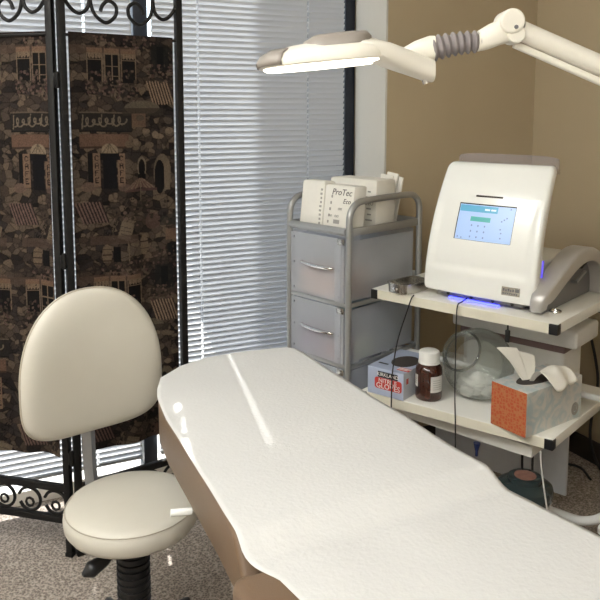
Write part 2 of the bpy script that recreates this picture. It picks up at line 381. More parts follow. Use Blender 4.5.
def awning(x, y, w, h, cs):
    for q in range(8):
        for j in range(2): line(x+q*w/8+j*w/16, y, x+q*w/8+w*.28+j*w/16, y+h, w/16, cs[j])
def town(dy):
    rect(58, 32+dy, 176, 40+dy, (52, 38, 34), .6); rect(-12, 44+dy, 130, 52+dy, (92, 66, 48), .7)
    flowers(84, 32+dy, 150, 46+dy, 60)
    for bx in (0, -72):
        rect(76+bx, 46+dy, 92+bx, 51+dy, OR, .8); rect(94+bx, 46+dy, 110+bx, 51+dy, OR, .8); rect(112+bx, 46+dy, 128+bx, 51+dy, OR, .7)
        window(77+bx, 52+dy, 14, 28, False); window(95+bx, 52+dy, 14, 30, True); window(113+bx, 52+dy, 14, 28, False)
        flowers(74+bx, 78+dy, 130+bx, 96+dy, 110)
        rect(66+bx, 109+dy, 122+bx, 129+dy, (44, 37, 34)); rect(66+bx, 108.4+dy, 122+bx, 110+dy, (102, 82, 60)); rect(66+bx, 127.5+dy, 122+bx, 129+dy, (30, 24, 24))
        for q in range(420):
            tt = q/419; ell(71+tt*43+bx+2.6*math.sin(tt*40), 118.5+dy+(3.4+1.2*math.sin(tt*17))*math.cos(tt*40)-2*(tt-.5), .75, .75, (118, 98, 74), .8)
        line(70+bx, 112+dy, 69+bx, 125+dy, 1.4, (118, 98, 74)); line(90+bx, 111+dy, 88+bx, 122+dy, 1.1, (118, 98, 74)); line(103+bx, 111+dy, 101+bx, 122+dy, 1.1, (118, 98, 74))
        rect(66+bx, 131+dy, 118+bx, 145+dy, (112, 74, 48)); rect(66+bx, 143+dy, 118+bx, 145+dy, (70, 46, 36))
        rect(74+bx, 150+dy, 80+bx, 180+dy, DK)
        for cx in (83, 109):
            rect(cx-4+bx, 150+dy, cx+4+bx, 184+dy, (128, 92, 62)); 
            for i, ch in enumerate('CAFE'): glyph(ch, cx+bx, 155+i*7.4+dy, .82, 0, (40, 28, 26))
        rect(90+bx, 149+dy, 104+bx, 186+dy, (22, 18, 24)); ell(97+bx, 148+dy, 9, 8, (140, 116, 84)); rect(87+bx, 150+dy, 107+bx, 156.5+dy, (22, 18, 24))
        for q in (-5, -1.7, 1.7, 5): line(97+bx, 140+dy, 97+q*1.5+bx, 150+dy, .7, (88, 70, 52))
    awning(140, 78+dy, 26, 22, [(150, 116, 82), (62, 44, 38)]); ell(134, 104+dy, 20, 7, (108, 92, 70), .8); rect(112, 105+dy, 158, 112+dy, (60, 48, 40), .8)
    rect(122, 110+dy, 138, 124+dy, (122, 84, 56), .8); rect(146, 40+dy, 166, 66+dy, (34, 32, 30), .9); rect(152, 42+dy, 160, 62+dy, (20, 22, 24)); flowers(140, 60+dy, 170, 78+dy, 50)
    for q in range(16): ell(rng.uniform(118, 168), rng.uniform(112, 148)+dy, rng.uniform(3, 6), rng.uniform(2, 4), [(112, 88, 62), (92, 74, 56), (132, 106, 76)][q % 3], .9)
    ell(132, 165+dy, 5.5, 11, (128, 108, 82)); ell(132, 166+dy, 4, 9, DK); rect(127, 172+dy, 137, 178+dy, DK)
    ell(156, 172+dy, 10, 20, (110, 90, 66)); ell(153, 176+dy, 6, 18, DK); rect(158, 160+dy, 165, 190+dy, (118, 96, 70))
    for q in range(-12, 13): line(130+q*.2, 177+dy, 130+q*1.5, 185+dy+abs(q)*.25, 1.4, (132, 100, 74) if q % 4 < 2 else (104, 66, 56))
    rect(112, 187+dy, 150, 190+dy, (90, 54, 50), .9); line(130, 186+dy, 130, 200+dy, 1, (110, 90, 60))
    ell(74, 184+dy, 8, 5, (116, 84, 64), .8); ell(112, 185+dy, 7, 4, (110, 78, 60), .8)
    awning(60, 200+dy, 28, 20, [(118, 82, 70), (52, 36, 34)]); awning(-12, 200+dy, 28, 20, [(118, 82, 70), (52, 36, 34)])
    for bx in (0, -72):
        for i, ch in enumerate('Espresso'): glyph(ch, 93.5+i*3.7+bx, 232-i*5.2+dy, .85, -.95, (22, 16, 16))
        X, Y = 112+bx, 230+dy
        paint((abs((PX-X)*.95+(PY-Y)*.3) < 7) & (abs((PY-Y)*.95-(PX-X)*.3) < 9), (118, 96, 70)); 
        for q in (-4, 0, 4): line(X-5, Y+q-1.5, X+5, Y+q+1.5, .8, (80, 62, 48))
        ell(91+bx, 254+dy, 5.5, 11, (116, 90, 60)); 
        for q in (-6, 0, 6): line(86+bx, 254+q+dy, 96+bx, 254+q+dy, .8, (66, 48, 36))
        line(114+bx, 236+dy, 115+bx, 268+dy, 1.6, (112, 88, 60)); rect(74+bx, 234+dy, 126+bx, 243+dy, (92, 66, 50), .7); rect(98+bx, 246+dy, 106+bx, 262+dy, DK)
        rect(88+bx, 272+dy, 124+bx, 278+dy, (104, 76, 54), .8)
    ell(133, 246+dy, 5, 11, (120, 94, 64)); line(128, 243+dy, 138, 243+dy, .8, (66, 48, 36)); line(128, 250+dy, 138, 250+dy, .8, (66, 48, 36))
    ell(144, 222+dy, 9, 9, (96, 64, 52), .8); rect(152, 216+dy, 176, 228+dy, (52, 48, 44), .8); rect(158, 232+dy, 176, 244+dy, (124, 84, 56), .8); rect(160, 247+dy, 175, 270+dy, (28, 28, 30)); flowers(152, 260+dy, 174, 276+dy, 40)
    flowers(100, 200+dy, 174, 226+dy, 60); flowers(120, 250+dy, 172, 290+dy, 60)
town(0); town(230)
IMG *= (1+.16*rng.standard_normal((H_, W_)))[..., None]
gm = IMG.mean(axis=(0, 1)); IMG = gm*.62*(IMG/gm)**1.05; lum = IMG.mean(axis=2, keepdims=True)
IMG = np.clip(lum*.45+IMG*.55, .003, 1)*np.array([1.0, .97, .91])

# ------------------------------------------------------------------ folding screen
scr = thing('folding_screen', 'black iron folding screen with dark town-scene tapestry panels in front of the blinds', 'room divider', (.318, 2.44, 0))
def px2z(y): return 1.873-(y*.00318)
def screen_panel(ang, mirror, xoff):
    rot = Matrix.Rotation(ang, 4, 'Z'); PW = .42; r = .0115
    f = B(); s0 = .018
    for s in (s0, PW): f.box(s-r, s+r, -r, r, .012, 1.98, .002)
    f.box(s0, PW, -.009, .009, .228, .252, .002); f.box(s0, PW, -.009, .009, .115, .139, .002)
    f.tube([(s0, 0, 1.97), (PW*.25, 0, 2.03), (PW/2+.01, 0, 2.06), (PW*.78, 0, 2.03), (PW, 0, 1.97)], .010, 8, smooth=6)
    f.tube([(s0, 0, 1.742), (PW, 0, 1.742)], .005, 8)
    for s in (s0, PW): f.box(s-.014, s+.014, -.014, .014, 0, .014, .002)
    fo = f.build('panel_frame', 'iron', scr, mtx=rot)
    g = B(); q = lambda pts: [((x-53)/122*(PW-s0)+s0, 0, px2z(y)) for x, y in pts]
    mir = lambda pts: [(229-x, y) for x, y in pts]
    c1 = [(83, -40), (82, -14), (82, 4), (86, 19), (97, 27), (107, 20), (108, 10), (101, 5), (95, 9), (92, 16)]
    c2 = [(54, -6), (58, 8), (65, 17), (72, 19.5), (79, 14), (82, 2)]
    c3 = [(62, -40), (60, -18), (68, -6), (76, -10), (75, -20), (69, -20)]
    c4 = [(83, -40), (95, -50), (108, -44), (114, -30), (115, -14)]
    for c in (c1, c2, c3, c4):
        g.tube(q(c), .0062, 8, smooth=6); g.tube(q(mir(c)), .0062, 8, smooth=6)
    g.build('top_scrollwork', 'iron', fo, mtx=rot); g = B()
    # lower scrolls between the two bars
    wd = PW-s0
    for k in range(4):
        cx = s0+wd*(k+.5)/4; rr = .044
        pts = [(cx+rr*math.cos(a)*(1-.1*i/10), 0, .183+rr*.95*math.sin(a)*(1-.05*i/10)) for i, a in enumerate([R(20+i*32) for i in range(11)])]
        g.tube(pts, .0055, 8, smooth=4)
        g.tube([(cx+.015*math.cos(a), 0, .172+.015*math.sin(a)) for a in [R(i*45) for i in range(8)]], .0045, 6, closed=True)
    g.build('bottom_scrollwork', 'iron', fo, mtx=rot)
    # hanging cloth
    nu, nv = 190, 620; x0, x1 = s0+.020, PW-.024; ztop = 1.752
    me = bpy.data.meshes.new('fabric_panel'); V = []; C = []; Fc = []
    for j in range(nv+1):
        for i in range(nu+1):
            u = i/nu; s = x0+(x1-x0)*u
            zb = .350+.005*math.sin(u*math.pi*2.0+.4)+.003*math.sin(u*11)
            t = j/nv; z = ztop+(zb-ztop)*t
            y = (.004*math.sin(u*9+1.2*t)+.006*math.sin(u*17+2)*t)*min(1, t*3)-.004*(1-t)
            V.append(rot @ Vector((s, y, z)))
            pxx = 58+(113*u) if not mirror else 110-113*u
            pyy = 32+(459-32)*t
            C.append(IMG[min(H_-1, max(0, int((pyy-CY0)*K))), min(W_-1, max(0, int((pxx-CX0)*K)))])
    for j in range(nv):
        for i in range(nu):
            a = j*(nu+1)+i; Fc.append((a, a+1, a+nu+2, a+nu+1))
    me.from_pydata(V, [], Fc); at = me.color_attributes.new('weave', 'FLOAT_COLOR', 'POINT')
    C = np.concatenate([np.array(C), np.ones((len(V), 1))], 1).astype(np.float32); at.data.foreach_set('color', C.ravel())
    me.materials.append(M['tapestry']); me.polygons.foreach_set('use_smooth', [True]*len(me.polygons))
    o = bpy.data.objects.new('fabric_panel', me); COL.objects.link(o); o.parent = fo
    md = o.modifiers.new('thick', 'SOLIDIFY'); md.thickness = .0025; md.offset = 0
screen_panel(R(9.5), False, 0); screen_panel(R(140), True, -72)
for z in (.35, 1.02, 1.60):
    B().box(-.012, .012, -.006, .006, z-.022, z+.022, .002).cyl((0, -.004, z-.026), (0, -.004, z+.026), .006, 10).build('hinge', 'iron', scr)

# ------------------------------------------------------------------ stool
st = thing('rolling_stool', 'cream vinyl rolling stool with a rounded padded backrest in front of the tapestry screen', 'stool', (.396, 1.885, 0), R(13.3))
B().lathe([(0, .392), (.150, .392), (.168, .398), (.177, .412), (.179, .432), (.176, .448), (.168, .459), (.150, .466), (.09, .471), (0, .473)], 64).build('seat', 'cream', st)
B().tube([(.1735*math.cos(a), .1735*math.sin(a), .4545) for a in [R(i*6) for i in range(60)]], .0016, 6, closed=True).build('seat_piping', 'creamseam', st)
b = B(); zc, xc, yc = .741, -.012, .212
def back_pt(u, v, sgn):
    a = 2*math.pi*v; ca, sa = math.cos(a), math.sin(a)
    if sa >= 0: n = 2.25; hz = .262
    else: n = 3.6; hz = .150
    x = .208*math.copysign(abs(ca)**(2/n), ca); z = hz*math.copysign(abs(sa)**(2/n), sa)
    rr = math.sin(u*math.pi/2)**.75 if u < 1 else 1
    th = .036*max(0, 1-rr**5)**.5
    X = x*rr; Z = z*rr
    return Vector((xc+X, yc-sgn*(-th)*1. - .55*X*X*1.0-.05*(Z) * -1 * .6, zc+Z))
NV = 72; t = bmesh.new()
front = [[None]*NV for _ in range(13)]
for side in (-1, 1):
    rows = [[t.verts.new(back_pt(i/12, k/NV, side)) for k in range(NV)] for i in range(1, 13)]
    c = t.verts.new(back_pt(1e-6, 0, side))
    for k in range(NV): t.faces.new((c, rows[0][k], rows[0][(k+1) % NV]))
    for i in range(11):
        for k in range(NV): t.faces.new((rows[i][k], rows[i+1][k], rows[i+1][(k+1) % NV], rows[i][(k+1) % NV]))
bmesh.ops.remove_doubles(t, verts=t.verts[:], dist=.0004); bmesh.ops.recalc_face_normals(t, faces=t.faces[:])
b.bm = t; b.build('backrest', 'cream', st, 70)
B().tube([back_pt(1, k/NV, 1)+Vector((0, .004, 0)) for k in range(NV)], .004, 6, closed=True).build('backrest_piping', 'creamseam', st)
B().tube([(-.012, .05, .378), (-.012, .16, .376), (-.012, .225, .395), (-.012, .246, .45), (-.012, .252, .56), (-.012, .256, .70)], .02, 4, smooth=5).build('back_stem', 'steelbar', st)
B().box(-.045, .045, -.09, .09, .372, .392, .004).build('seat_plate', 'blackplastic', st)
b = B(); b.cyl((0, 0, .08), (0, 0, .376), .041, 28)
for k in range(14): b.tube([(.042*math.cos(R(i*15)), .042*math.sin(R(i*15)), .10+k*.019) for i in range(24)], .004, 6, closed=True)
b.build('gas_lift', 'blackplastic', st)
B().tube([(-.03, -.03, .372), (-.06, -.035, .362), (-.09, -.04, .350)], .006, 8).tube([(-.075, -.038, .357), (-.10, -.042, .349), (-.14, -.048, .342), (-.162, -.050, .338)], .02, 12, smooth=4, rs=[.008, .016, .021, .006]).build('height_lever', 'blackplastic', st)
B().cyl((0, 0, .045), (0, 0, .095), .05, 28, .043).build('hub', 'blackplastic', st)
for k in range(5):
    a = R(51.2+36+72*k); ca, sa = math.cos(a), math.sin(a)
    B().tube([(ca*.04, sa*.04, .070), (ca*.13, sa*.13, .062), (ca*.20, sa*.20, .050)], .018, 10, smooth=3, rs=[.022, .018, .014]).build('leg', 'blackplastic', st)
    B().cyl((ca*.20-sa*.018, sa*.20+ca*.018, .026), (ca*.20+sa*.018, sa*.20-ca*.018, .026), .026, 18, bev=.005).cyl((ca*.20, sa*.20, .03), (ca*.20, sa*.20, .060), .008, 10).build('caster', 'rubber', st)

# ------------------------------------------------------------------ treatment table
tb = thing('treatment_table', 'taupe vinyl padded treatment table under white paper in the foreground', 'treatment table', (.72, 1.1, 0))
T = lambda x, y: (x-.72, y-1.1)
out1 = [(.424, 1.085), (.437, 1.30), (.450, 1.70), (.462, 1.83), (.478, 1.895), (.512, 1.985), (.59, 2.055), (.68, 2.093), (.82, 2.092), (.935, 2.072), (.957, 2.05), (.966, 1.9), (.975, 1.6), (.990, 1.2), (.996, 1.085)]
def slope_end(x, y, z):
    if y < .06 and z > .7: y += .082*max(0, 1-(y+.015)/.06)
    return (x, y, z)
bm1 = B().prism([T(*p) for p in out1][::-1], .625, .748, .012, 3, fn=slope_end)
bm1.build('back_cushion', 'brown', tb, 45)
B().box(-.330, .306, -1.55, -.003, .60, .722, .022, 4).build('seat_cushion', 'brown', tb, 45)
B().box(-.13, .15, -.02, .85, .590, .624, .006).box(-.20, .22, -1.5, -.02, .565, .599, .006).build('frame', 'panelgrey', tb)
B().box(-.17, .20, -.95, -.25, .09, .565, .02, 3).build('pedestal', 'brown', tb)
B().box(-.24, .27, -1.2, .05, .0, .09, .02, 3).build('base', 'panelgrey', tb)
B().cyl((-.270, .405, .612), (-.318, .412, .616), .0085, 14, bev=.002).build('release_lever', 'whiteplastic', tb)
# paper
def prof(y):
    zr, zv = .7535, .7235
    if y > 1.175: return .7515+.002*math.exp(-((y-1.18)/.05)**2)
    if y < 1.105: return zv-.0*y
    u = (y-1.105)/.07; return zv+(zr-zv)*(3*u*u-2*u**3)
def interp(y, P):
    for (a, va), (c, vc) in zip(P, P[1:]):
        if a <= y <= c: return va+(vc-va)*(y-a)/(c-a)
    return P[-1][1] if y > P[-1][0] else P[0][1]
LX = [(-.45, .468), (.95, .476), (1.05, .462), (1.09, .440), (1.13, .428), (1.30, .434), (1.70, .447), (1.83, .459), (1.895, .475), (1.985, .509), (2.055, .588), (2.092, .68), (2.0945, .72)]
RX = [(-.45, 1.10), (.90, 1.043), (1.06, 1.020), (1.13, 1.003), (1.2, .994), (1.6, .979), (1.9, .970), (2.05, .961), (2.074, .935), (2.0945, .80)]
ys = [-.45+.03*i for i in range(47)]+[.96+.0125*i for i in range(24)]+[1.26+.02*i for i in range(32)]+[1.895, 1.92, 1.95, 1.985, 2.01, 2.035, 2.055, 2.07, 2.08, 2.09, 2.0945]
ys = sorted(set(ys)); t = bmesh.new(); rows = []; NX = 44
def wr(x, y):
    w = .0016*math.sin(9*x+5*y+1.3*math.sin(7*y))+.0011*math.sin(23*y+6*x)
    if y < 1.1: w += .0018*math.sin(31*x+3*y)*math.exp(-((y-1.06)/.08)**2)
    return max(w, -.002)
for y in ys:
    a, c = interp(y, LX), interp(y, RX); row = []
    for i in range(NX+1):
        u = i/NX; x = a+(c-a)*u; z = prof(y)+wr(x, y)+.0005
        row.append(t.verts.new((x-.72, y-.9, z+.0008)))
    rows.append(row)
for r0, r1 in zip(rows, rows[1:]):
    for i in range(NX): t.faces.new((r0[i], r0[i+1], r1[i+1], r1[i]))
pb = B(); pb.bm = t
po = pb.build('table_paper', 'paper', None, 80); po.location = (.72, .9, 0)
md = po.modifiers.new('thick', 'SOLIDIFY'); md.thickness = .0005; md.offset = -1
tag(po, 'white crepe paper sheet spread over the treatment table', 'paper sheet')

# ------------------------------------------------------------------ drawer cart
DC = (1.303, 2.315); DA = R(18-90)
dc = thing('drawer_cart', 'silver tube drawer cart with frosted plastic drawers in front of the window corner', 'drawer cart', (*DC, 0), DA)
Wd, Dp, tr = .318, .416, .0125     # local x from -Wd..0, y 0..Dp
def rail(x):
    return [(x, 0, .03), (x, 0, 1.10), (x, .008, 1.135), (x, .03, 1.160), (x, .07, 1.172), (x, Dp-.07, 1.176), (x, Dp-.03, 1.166), (x, Dp-.006, 1.140), (x, Dp, 1.10), (x, Dp, .03)]
for x in (-Wd, 0): B().tube(rail(x), tr, 14, smooth=5).build('side_frame', 'silver', dc)
def sh(z0, z1):
    f = B()
    for y in (0, Dp): f.box(-Wd+.01, -.01, y-.006, y+.006, z0, z1, .002)
    for x in (-Wd, 0): f.box(x-.004, x+.004, .01, Dp-.01, z0, z1, .002)
    return f
tray = sh(1.046, 1.076); tray.box(-Wd+.008, -.008, .005, Dp-.005, 1.046, 1.052); tray.tube([(-Wd+.01, -.004, 1.064), (-.01, -.004, 1.064)], .013, 12); tray.build('top_tray', 'silver', dc)
for z in (.786, .550, .314, .09): sh(z-.008, z+.008).build('cross_rails', 'silver', dc)
for x in (-Wd, 0):
    for y in (0, Dp): B().sphere((x, y, .022), .022, (1, .6, 1)).build('caster', 'rubber', dc)
def drawer(z0, z1):
    d = B(); w0, w1 = -Wd+.016, -.016; t_ = .003
    d.box(w0, w1, -.010, -.010+t_, z0, z1, .001); d.box(w0, w1, Dp-.02, Dp-.02+t_, z0, z1); d.box(w0, w0+t_, -.007, Dp-.02, z0, z1-.012); d.box(w1-t_, w1, -.007, Dp-.02, z0, z1-.012); d.box(w0, w1, -.007, Dp-.02, z0, z0+t_)
    o = d.build('drawer', 'frost', dc, 0)
    zc = z0+(z1-z0)*.52; xc = (w0+w1)/2+.01
    B().tube([(xc-.085, -.012, zc+.004), (xc-.08, -.022, zc+.004), (xc-.05, -.027, zc+.002), (xc, -.029, zc), (xc+.05, -.027, zc), (xc+.08, -.022, zc), (xc+.085, -.012, zc-.002)], .006, 10, smooth=4, rs=[.005, .006, .007, .008, .007, .006, .005]).build('handle', 'chrome', o)
    for x in (w0+.018, w1-.022):
        for z in (z0+.02, z1-.02, (z0+z1)/2):
            B().cyl((x, -.0105, z), (x, -.0135, z), .005, 12).build('bolt', 'steelbar', o)
    for z in (z1-.010,): B().box(w1-.03, w1+.004, -.016, -.0105, z-.012, z+.010, .002).build('corner_clip', 'steel', o)
    B().box(w1-.044, w1-.012, -.0135, -.0105, z0, z1, .001).build('corner_strip', 'frost', o)
    return o
for z0, z1 in ((.796, 1.036), (.560, .776), (.324, .540), (.10, .304)): drawer(z0, z1)
def dl(x, y, z): 
    c, s = math.cos(DA), math.sin(DA); return (DC[0]+x*c-y*s, DC[1]+x*s+y*c, z)
def packet(name, x, y, z, sx, sy, sz, m, label, rz=0.):
    o = thing(name, label, 'packet', dl(x, y, z), DA+rz)
    B().box(-sx/2, sx/2, -sy/2, sy/2, 0, sz*.85, .008, 3).build('pouch', m, o)
    B().box(-sx/2+.004, sx/2-.004, -sy/2+.004, sy/2-.004, sz*.85, sz, .003).build('seal', m, o)
packet('packet', -.150, .078, .7992, .22, .14, .115, 'peach', 'peach packet inside the top frosted drawer at its front')
packet('packet', -.16, .30, .7992, .20, .14, .15, 'card', 'pale packet at the back of the top frosted drawer')
packet('packet', -.205, .075, .5632, .13, .13, .10, 'plum', 'dark plum packet low in the second frosted drawer')
packet('packet', -.085, .058, .5632, .075, .10, .065, 'pinkp', 'pink packet in the right front of the second drawer')
packet('packet', -.15, .29, .5632, .21, .16, .15, 'tealp', 'grey teal packet at the back of the second drawer')
o = B().box(-.003, .003, -.055, .055, 0, .075, .001).build('note_card', 'cardpale'); o.location = dl(-.024, .115, .5635); o.rotation_euler = (0, 0, DA); tag(o, 'pale yellow card showing through the side of the second drawer', 'card')
# cartons in the top tray
def carton(name, x0, x1, y, dep, h, lean, label, words, rz=0., z=1.0525, dz=0.):
    o = thing(name, label, 'carton', dl((x0+x1)/2, y, z), DA+rz, 'white cartons in the drawer cart tray')
    w = abs(x1-x0); sh_ = Matrix(((1, dz, 0, 0), (0, 1, lean, 0), (0, 0, 1, 0), (0, 0, 0, 1)))
    B().box(-w/2, w/2, 0, dep, 0, h, .002).build('carton_body', 'card', o, mtx=sh_)
    B().box(-w/2+.004, w/2-.004, .004, dep-.004, h, h+.003, .001).build('carton_flap', 'card', o, mtx=sh_)
    P = lambda x, zz: Vector((x+dz*zz, lean*zz-.0012, zz))
    for s, sx, zz, size, m in words: text('lettering', s, size, m, o, P(sx, zz), (1, 0, 0), (dz, lean, 1), shear=.15)
    return o, sh_, w
o, sh_, w = carton('white_carton', -.285, -.165, .020, .05, .180, .12, 'narrow white carton leaning at the left front of the drawer cart tray', [], dz=.13)
g = B()
for k in range(9): g.box(w/2-.018+random.uniform(-.002, .002), w/2-.008, -.001, 0, .02+k*.016, .028+k*.016)
g.box(-w/2+.01, -w/2+.07, -.001, 0, .006, .010); g.build('print_marks', 'inkgrey', o, 0, mtx=sh_)
o, sh_, w = carton('white_carton', -.160, -.012, .022, .06, .170, .12, 'white carton marked ProTec in the front of the drawer cart tray', [('ProTec', -.002, .148, .034, 'ink'), ('Eco', .030, .116, .026, 'ink'), ('on', .0, .088, .02, 'inkgrey'), ('oo', -.012, .06, .02, 'inkgrey'), ('oo', -.045, .06, .018, 'inkgrey')], dz=.10)
g = B()
for k in range(5): g.box(-.052+k*.003, -.045+k*.003, -.001, 0, .03+k*.024, .040+k*.024)
for k in range(8): g.box(-w/2+.01+k*.011, -w/2+.017+k*.011, -.001, 0, .012, .016)
g.box(-.02, .01, -.001, 0, .03, .045); g.build('print_marks', 'inkgrey', o, 0, mtx=sh_)
o, sh_, w = carton('white_carton', -.262, -.02, .17, .11, .185, .02, 'wide white carton standing behind the ProTec carton in the tray', [('Eco', .085, .10, .03, 'inkgrey')])
g = B()
for k in range(6): g.box(.07+random.uniform(-.01, .01), .10+random.uniform(-.01, .01), -.001, 0, .03+k*.022, .036+k*.022)
g.build('print_marks', 'inkgrey', o, 0, mtx=sh_)
o = thing('folded_paper', 'folded white paper stack sticking up behind the cartons at the tray right', 'paper', dl(-.085, .30, 1.0525), DA)
for k in range(3): B().box(-.04+.012*k, .022+.006*k, .012*k, .012*k+.008, 0, .200+.010*(k % 2), .002).build('sheet', 'card', o, mtx=Matrix.Rotation(R(5+3*k), 4, 'Y'))

# ------------------------------------------------------------------ equipment cart
CA = R(23-90); OC = (1.664, 1.646)
def cl(x, y, z):
    c, s = math.cos(CA), math.sin(CA); return (OC[0]+x*c-y*s, OC[1]+x*s+y*c, z)
ec = thing('equipment_cart', 'white laminate equipment cart with two shelves and black corner caps', 'cart', (*OC, 0), CA)
ZT, ZL = .85, .477
for z, nm in ((ZT, 'top_shelf'), (ZL, 'lower_shelf')):
    dl_ = -.062 if nm == 'lower_shelf' else 0
    o = B().prism([(-.705, .002+dl_), (0, .002), (0, .55), (-.705, .55)], z-.035, z, .002).build(nm, 'laminate', ec)
    B().prism([(-.677, -.001+dl_*.96), (-.026, -.001+dl_*.037), (-.026, .0015+dl_*.037), (-.677, .0015+dl_*.96)], z-.034, z-.002).build('edge_band', 'lamedge', o)
    for x in (-.705, 0): B().box(x-.028 if x == 0 else x-.002, x+.002 if x == 0 else x+.028, -.002+(dl_ if x else 0), .026+(dl_ if x else 0), z-.037, z-.002, .003).build('corner_cap', 'blackplastic', o)
B().box(-.66, -.085, .045, .40, .372, .412, .003).build('pull_out_tray', 'laminate', ec)
B().box(-.655, -.10, .395, .41, .09, .372, .003).build('back_panel', 'panelgrey', ec)
B().tube([(-.80, .30, .531), (.085, .30, .531)], .011, 12).build('shelf_rod', 'legwhite', ec)
for sx, x in ((1, .128), (-1, -.83)):
    B().tube([(-.352, .205, .125), (x-sx*.17, .205, .125), (x-sx*.09, .205, .132), (x-sx*.025, .212, .175), (x, .225, .26), (x+sx*.005, .28, .50), (x+sx*.005, .43, .78), (x+sx*.0, .455, .808), (x-sx*.03, .462, .815)], .015, 12, smooth=6).build('leg', 'legwhite', ec)
    B().tube([(x-sx*.03, .462, .80), (-.352, .462, .80)], .012, 10).build('shelf_rod', 'legwhite', ec)
    for y in (.205, .42):
        xx_ = x-sx*.03
        B().tube([(xx_, .205, .128), (xx_, y+.001, .112)], .015, 10).build('foot_bar', 'legwhite', ec)
        B().cyl((xx_-.014, y, .045), (xx_+.014, y, .045), .045, 20, bev=.006).cyl((xx_, y, .05), (xx_, y, .115), .009, 10).build('caster', 'rubber', ec)
B().cyl((-.275, .03, .372), (-.275, .03, .345), .012, 14, .006).cyl((-.275, .03, .345), (-.275, .03, .325), .005, 10).build('tray_knob', 'bluecap', ec)

# ------------------------------------------------------------------ laser machine on the top shelf (local x right, y depth)
mc = thing('laser_console', 'white medical console with a lit touchscreen and silver side arm on the top shelf', 'medical machine', cl(-.300, .25, ZT), CA)
HP = .471
XO = -.010
def fy(z): return -.212+.006+.147*(max(z, 0)/HP)**2.0
def hw(z):
    w = .209-.010*(z/HP)**2
    rt, rb = .024, .018
    if z > HP-rt: d = z-(HP-rt); w -= rt-math.sqrt(max(0, rt*rt-d*d))
    if z < ZB+rb: d = ZB+rb-z; w -= rb-math.sqrt(max(0, rb*rb-d*d))
    return w
ZB = .024
zs = sorted(set([ZB, ZB+.0005, ZB+.0015, ZB+.003, ZB+.006, ZB+.010, ZB+.018]+[ZB+.018+(HP-ZB-.018-.024)*i/46 for i in range(47)]+[HP-.024+.024*math.sin(R(a)) for a in (15, 30, 45, 58, 70, 78, 84, 88, 90)]))
us = [-1, -.992, -.975, -.95, -.9]+[-.85+.05*i for i in range(35)]+[.9, .95, .975, .992, 1]
def ss(a, c, x): u = min(1, max(0, (x-a)/(c-a))); return u*u*(3-2*u)
def front_pt(u, z):
    w = hw(z); x = u*w; y = fy(z)+.011*(x/.2)**2
    e = min((1-abs(u))*w, (HP-z), (z-ZB)*2); e = max(0, e)
    if e < .012: y += .012-math.sqrt(max(0, .012**2-(.012-e)**2))
    y += .005*ss(.19, .165, abs(x))*ss(.095, .125, z)*ss(.40, .30, z)
    return Vector((x+XO, y, z))
t = bmesh.new(); G = [[t.verts.new(front_pt(u, z)) for u in us] for z in zs]
Bk = [[t.verts.new((u*hw(z)*.985+XO, fy(z)+.011*(u*hw(z)/.2)**2+.036, z)) for u in us] for z in zs]
for j in range(len(zs)-1):
    for i in range(len(us)-1):
        t.faces.new((G[j][i], G[j][i+1], G[j+1][i+1], G[j+1][i])); t.faces.new((Bk[j][i], Bk[j+1][i], Bk[j+1][i+1], Bk[j][i+1]))
    t.faces.new((G[j][0], G[j+1][0], Bk[j+1][0], Bk[j][0])); t.faces.new((G[j][-1], Bk[j][-1], Bk[j+1][-1], G[j+1][-1]))
for i in range(len(us)-1):
    t.faces.new((G[0][i], Bk[0][i], Bk[0][i+1], G[0][i+1])); t.faces.new((G[-1][i], G[-1][i+1], Bk[-1][i+1], Bk[-1][i]))
bmesh.ops.recalc_face_normals(t, faces=t.faces[:])
b = B(); b.bm = t; fp = b.build('front_panel', 'whiteplastic', mc, 50)
# rear body
def rb(z): return .14
b = B(); b.box(-.195, .17, -.10, .27, .012, .13, .02, 3); b.prism([(-.195, -.10), (.165, -.10), (.165, .22), (-.195, .22)], .110, .148, .015, 3)
b.build('rear_body', 'whiteplastic', mc)
B().box(-.18, .18, -.14, .26, 0, .014, .003).build('base_plate', 'darkrecess', mc)
B().box(-.165, .155, -.184, -.15, .012, .030, .002).build('port_strip', 'greyplastic', mc)
for x in (-.12, -.03, .05, .12): B().cyl((x, -.187, .018), (x, -.170, .018), .006, 12).build('port', 'blackplastic', mc)
B().box(-.115, .075, -.190, -.1845, .002, .0085, .001).build('status_light', 'blueled', mc)
# slanted frame for things on the front
def on_front(x, z, off=.0008):
    p = front_pt((x-XO)/hw(z), z); p.y -= off; return p
def patch(b_, x0, x1, z0, z1, off, th=.0015, n=10):
    def s_(o_): return lambda u, v: on_front(x0+(x1-x0)*u, z0+(z1-z0)*v, o_)
    t = bmesh.new(); A = [[t.verts.new(s_(off)(i/n, j/n)) for j in range(n+1)] for i in range(n+1)]; D = [[t.verts.new(s_(off-th)(i/n, j/n)) for j in range(n+1)] for i in range(n+1)]
    for i in range(n):
        for j in range(n):
            t.faces.new((A[i][j], A[i+1][j], A[i+1][j+1], A[i][j+1])); t.faces.new((D[i][j], D[i][j+1], D[i+1][j+1], D[i+1][j]))
        t.faces.new((A[i][0], D[i][0], D[i+1][0], A[i+1][0])); t.faces.new((A[i][n], A[i+1][n], D[i+1][n], D[i][n]))
        t.faces.new((A[0][i], A[0][i+1], D[0][i+1], D[0][i])); t.faces.new((A[n][i], D[n][i], D[n][i+1], A[n][i+1]))
    return b_._merge(t)
sx0, sx1, sz0, sz1 = -.110, .096, .213, .331
patch(B(), sx0-.004, sx1+.001, sz0-.001, sz1+.004, .0006).build('screen_bezel', 'blackplastic', mc)
scn = patch(B(), sx0, sx1, sz0, sz1, .0016).build('touchscreen', 'screen', mc)
sw, shh = sx1-sx0, sz1-sz0
fx = lambda u: sx0+sw*u
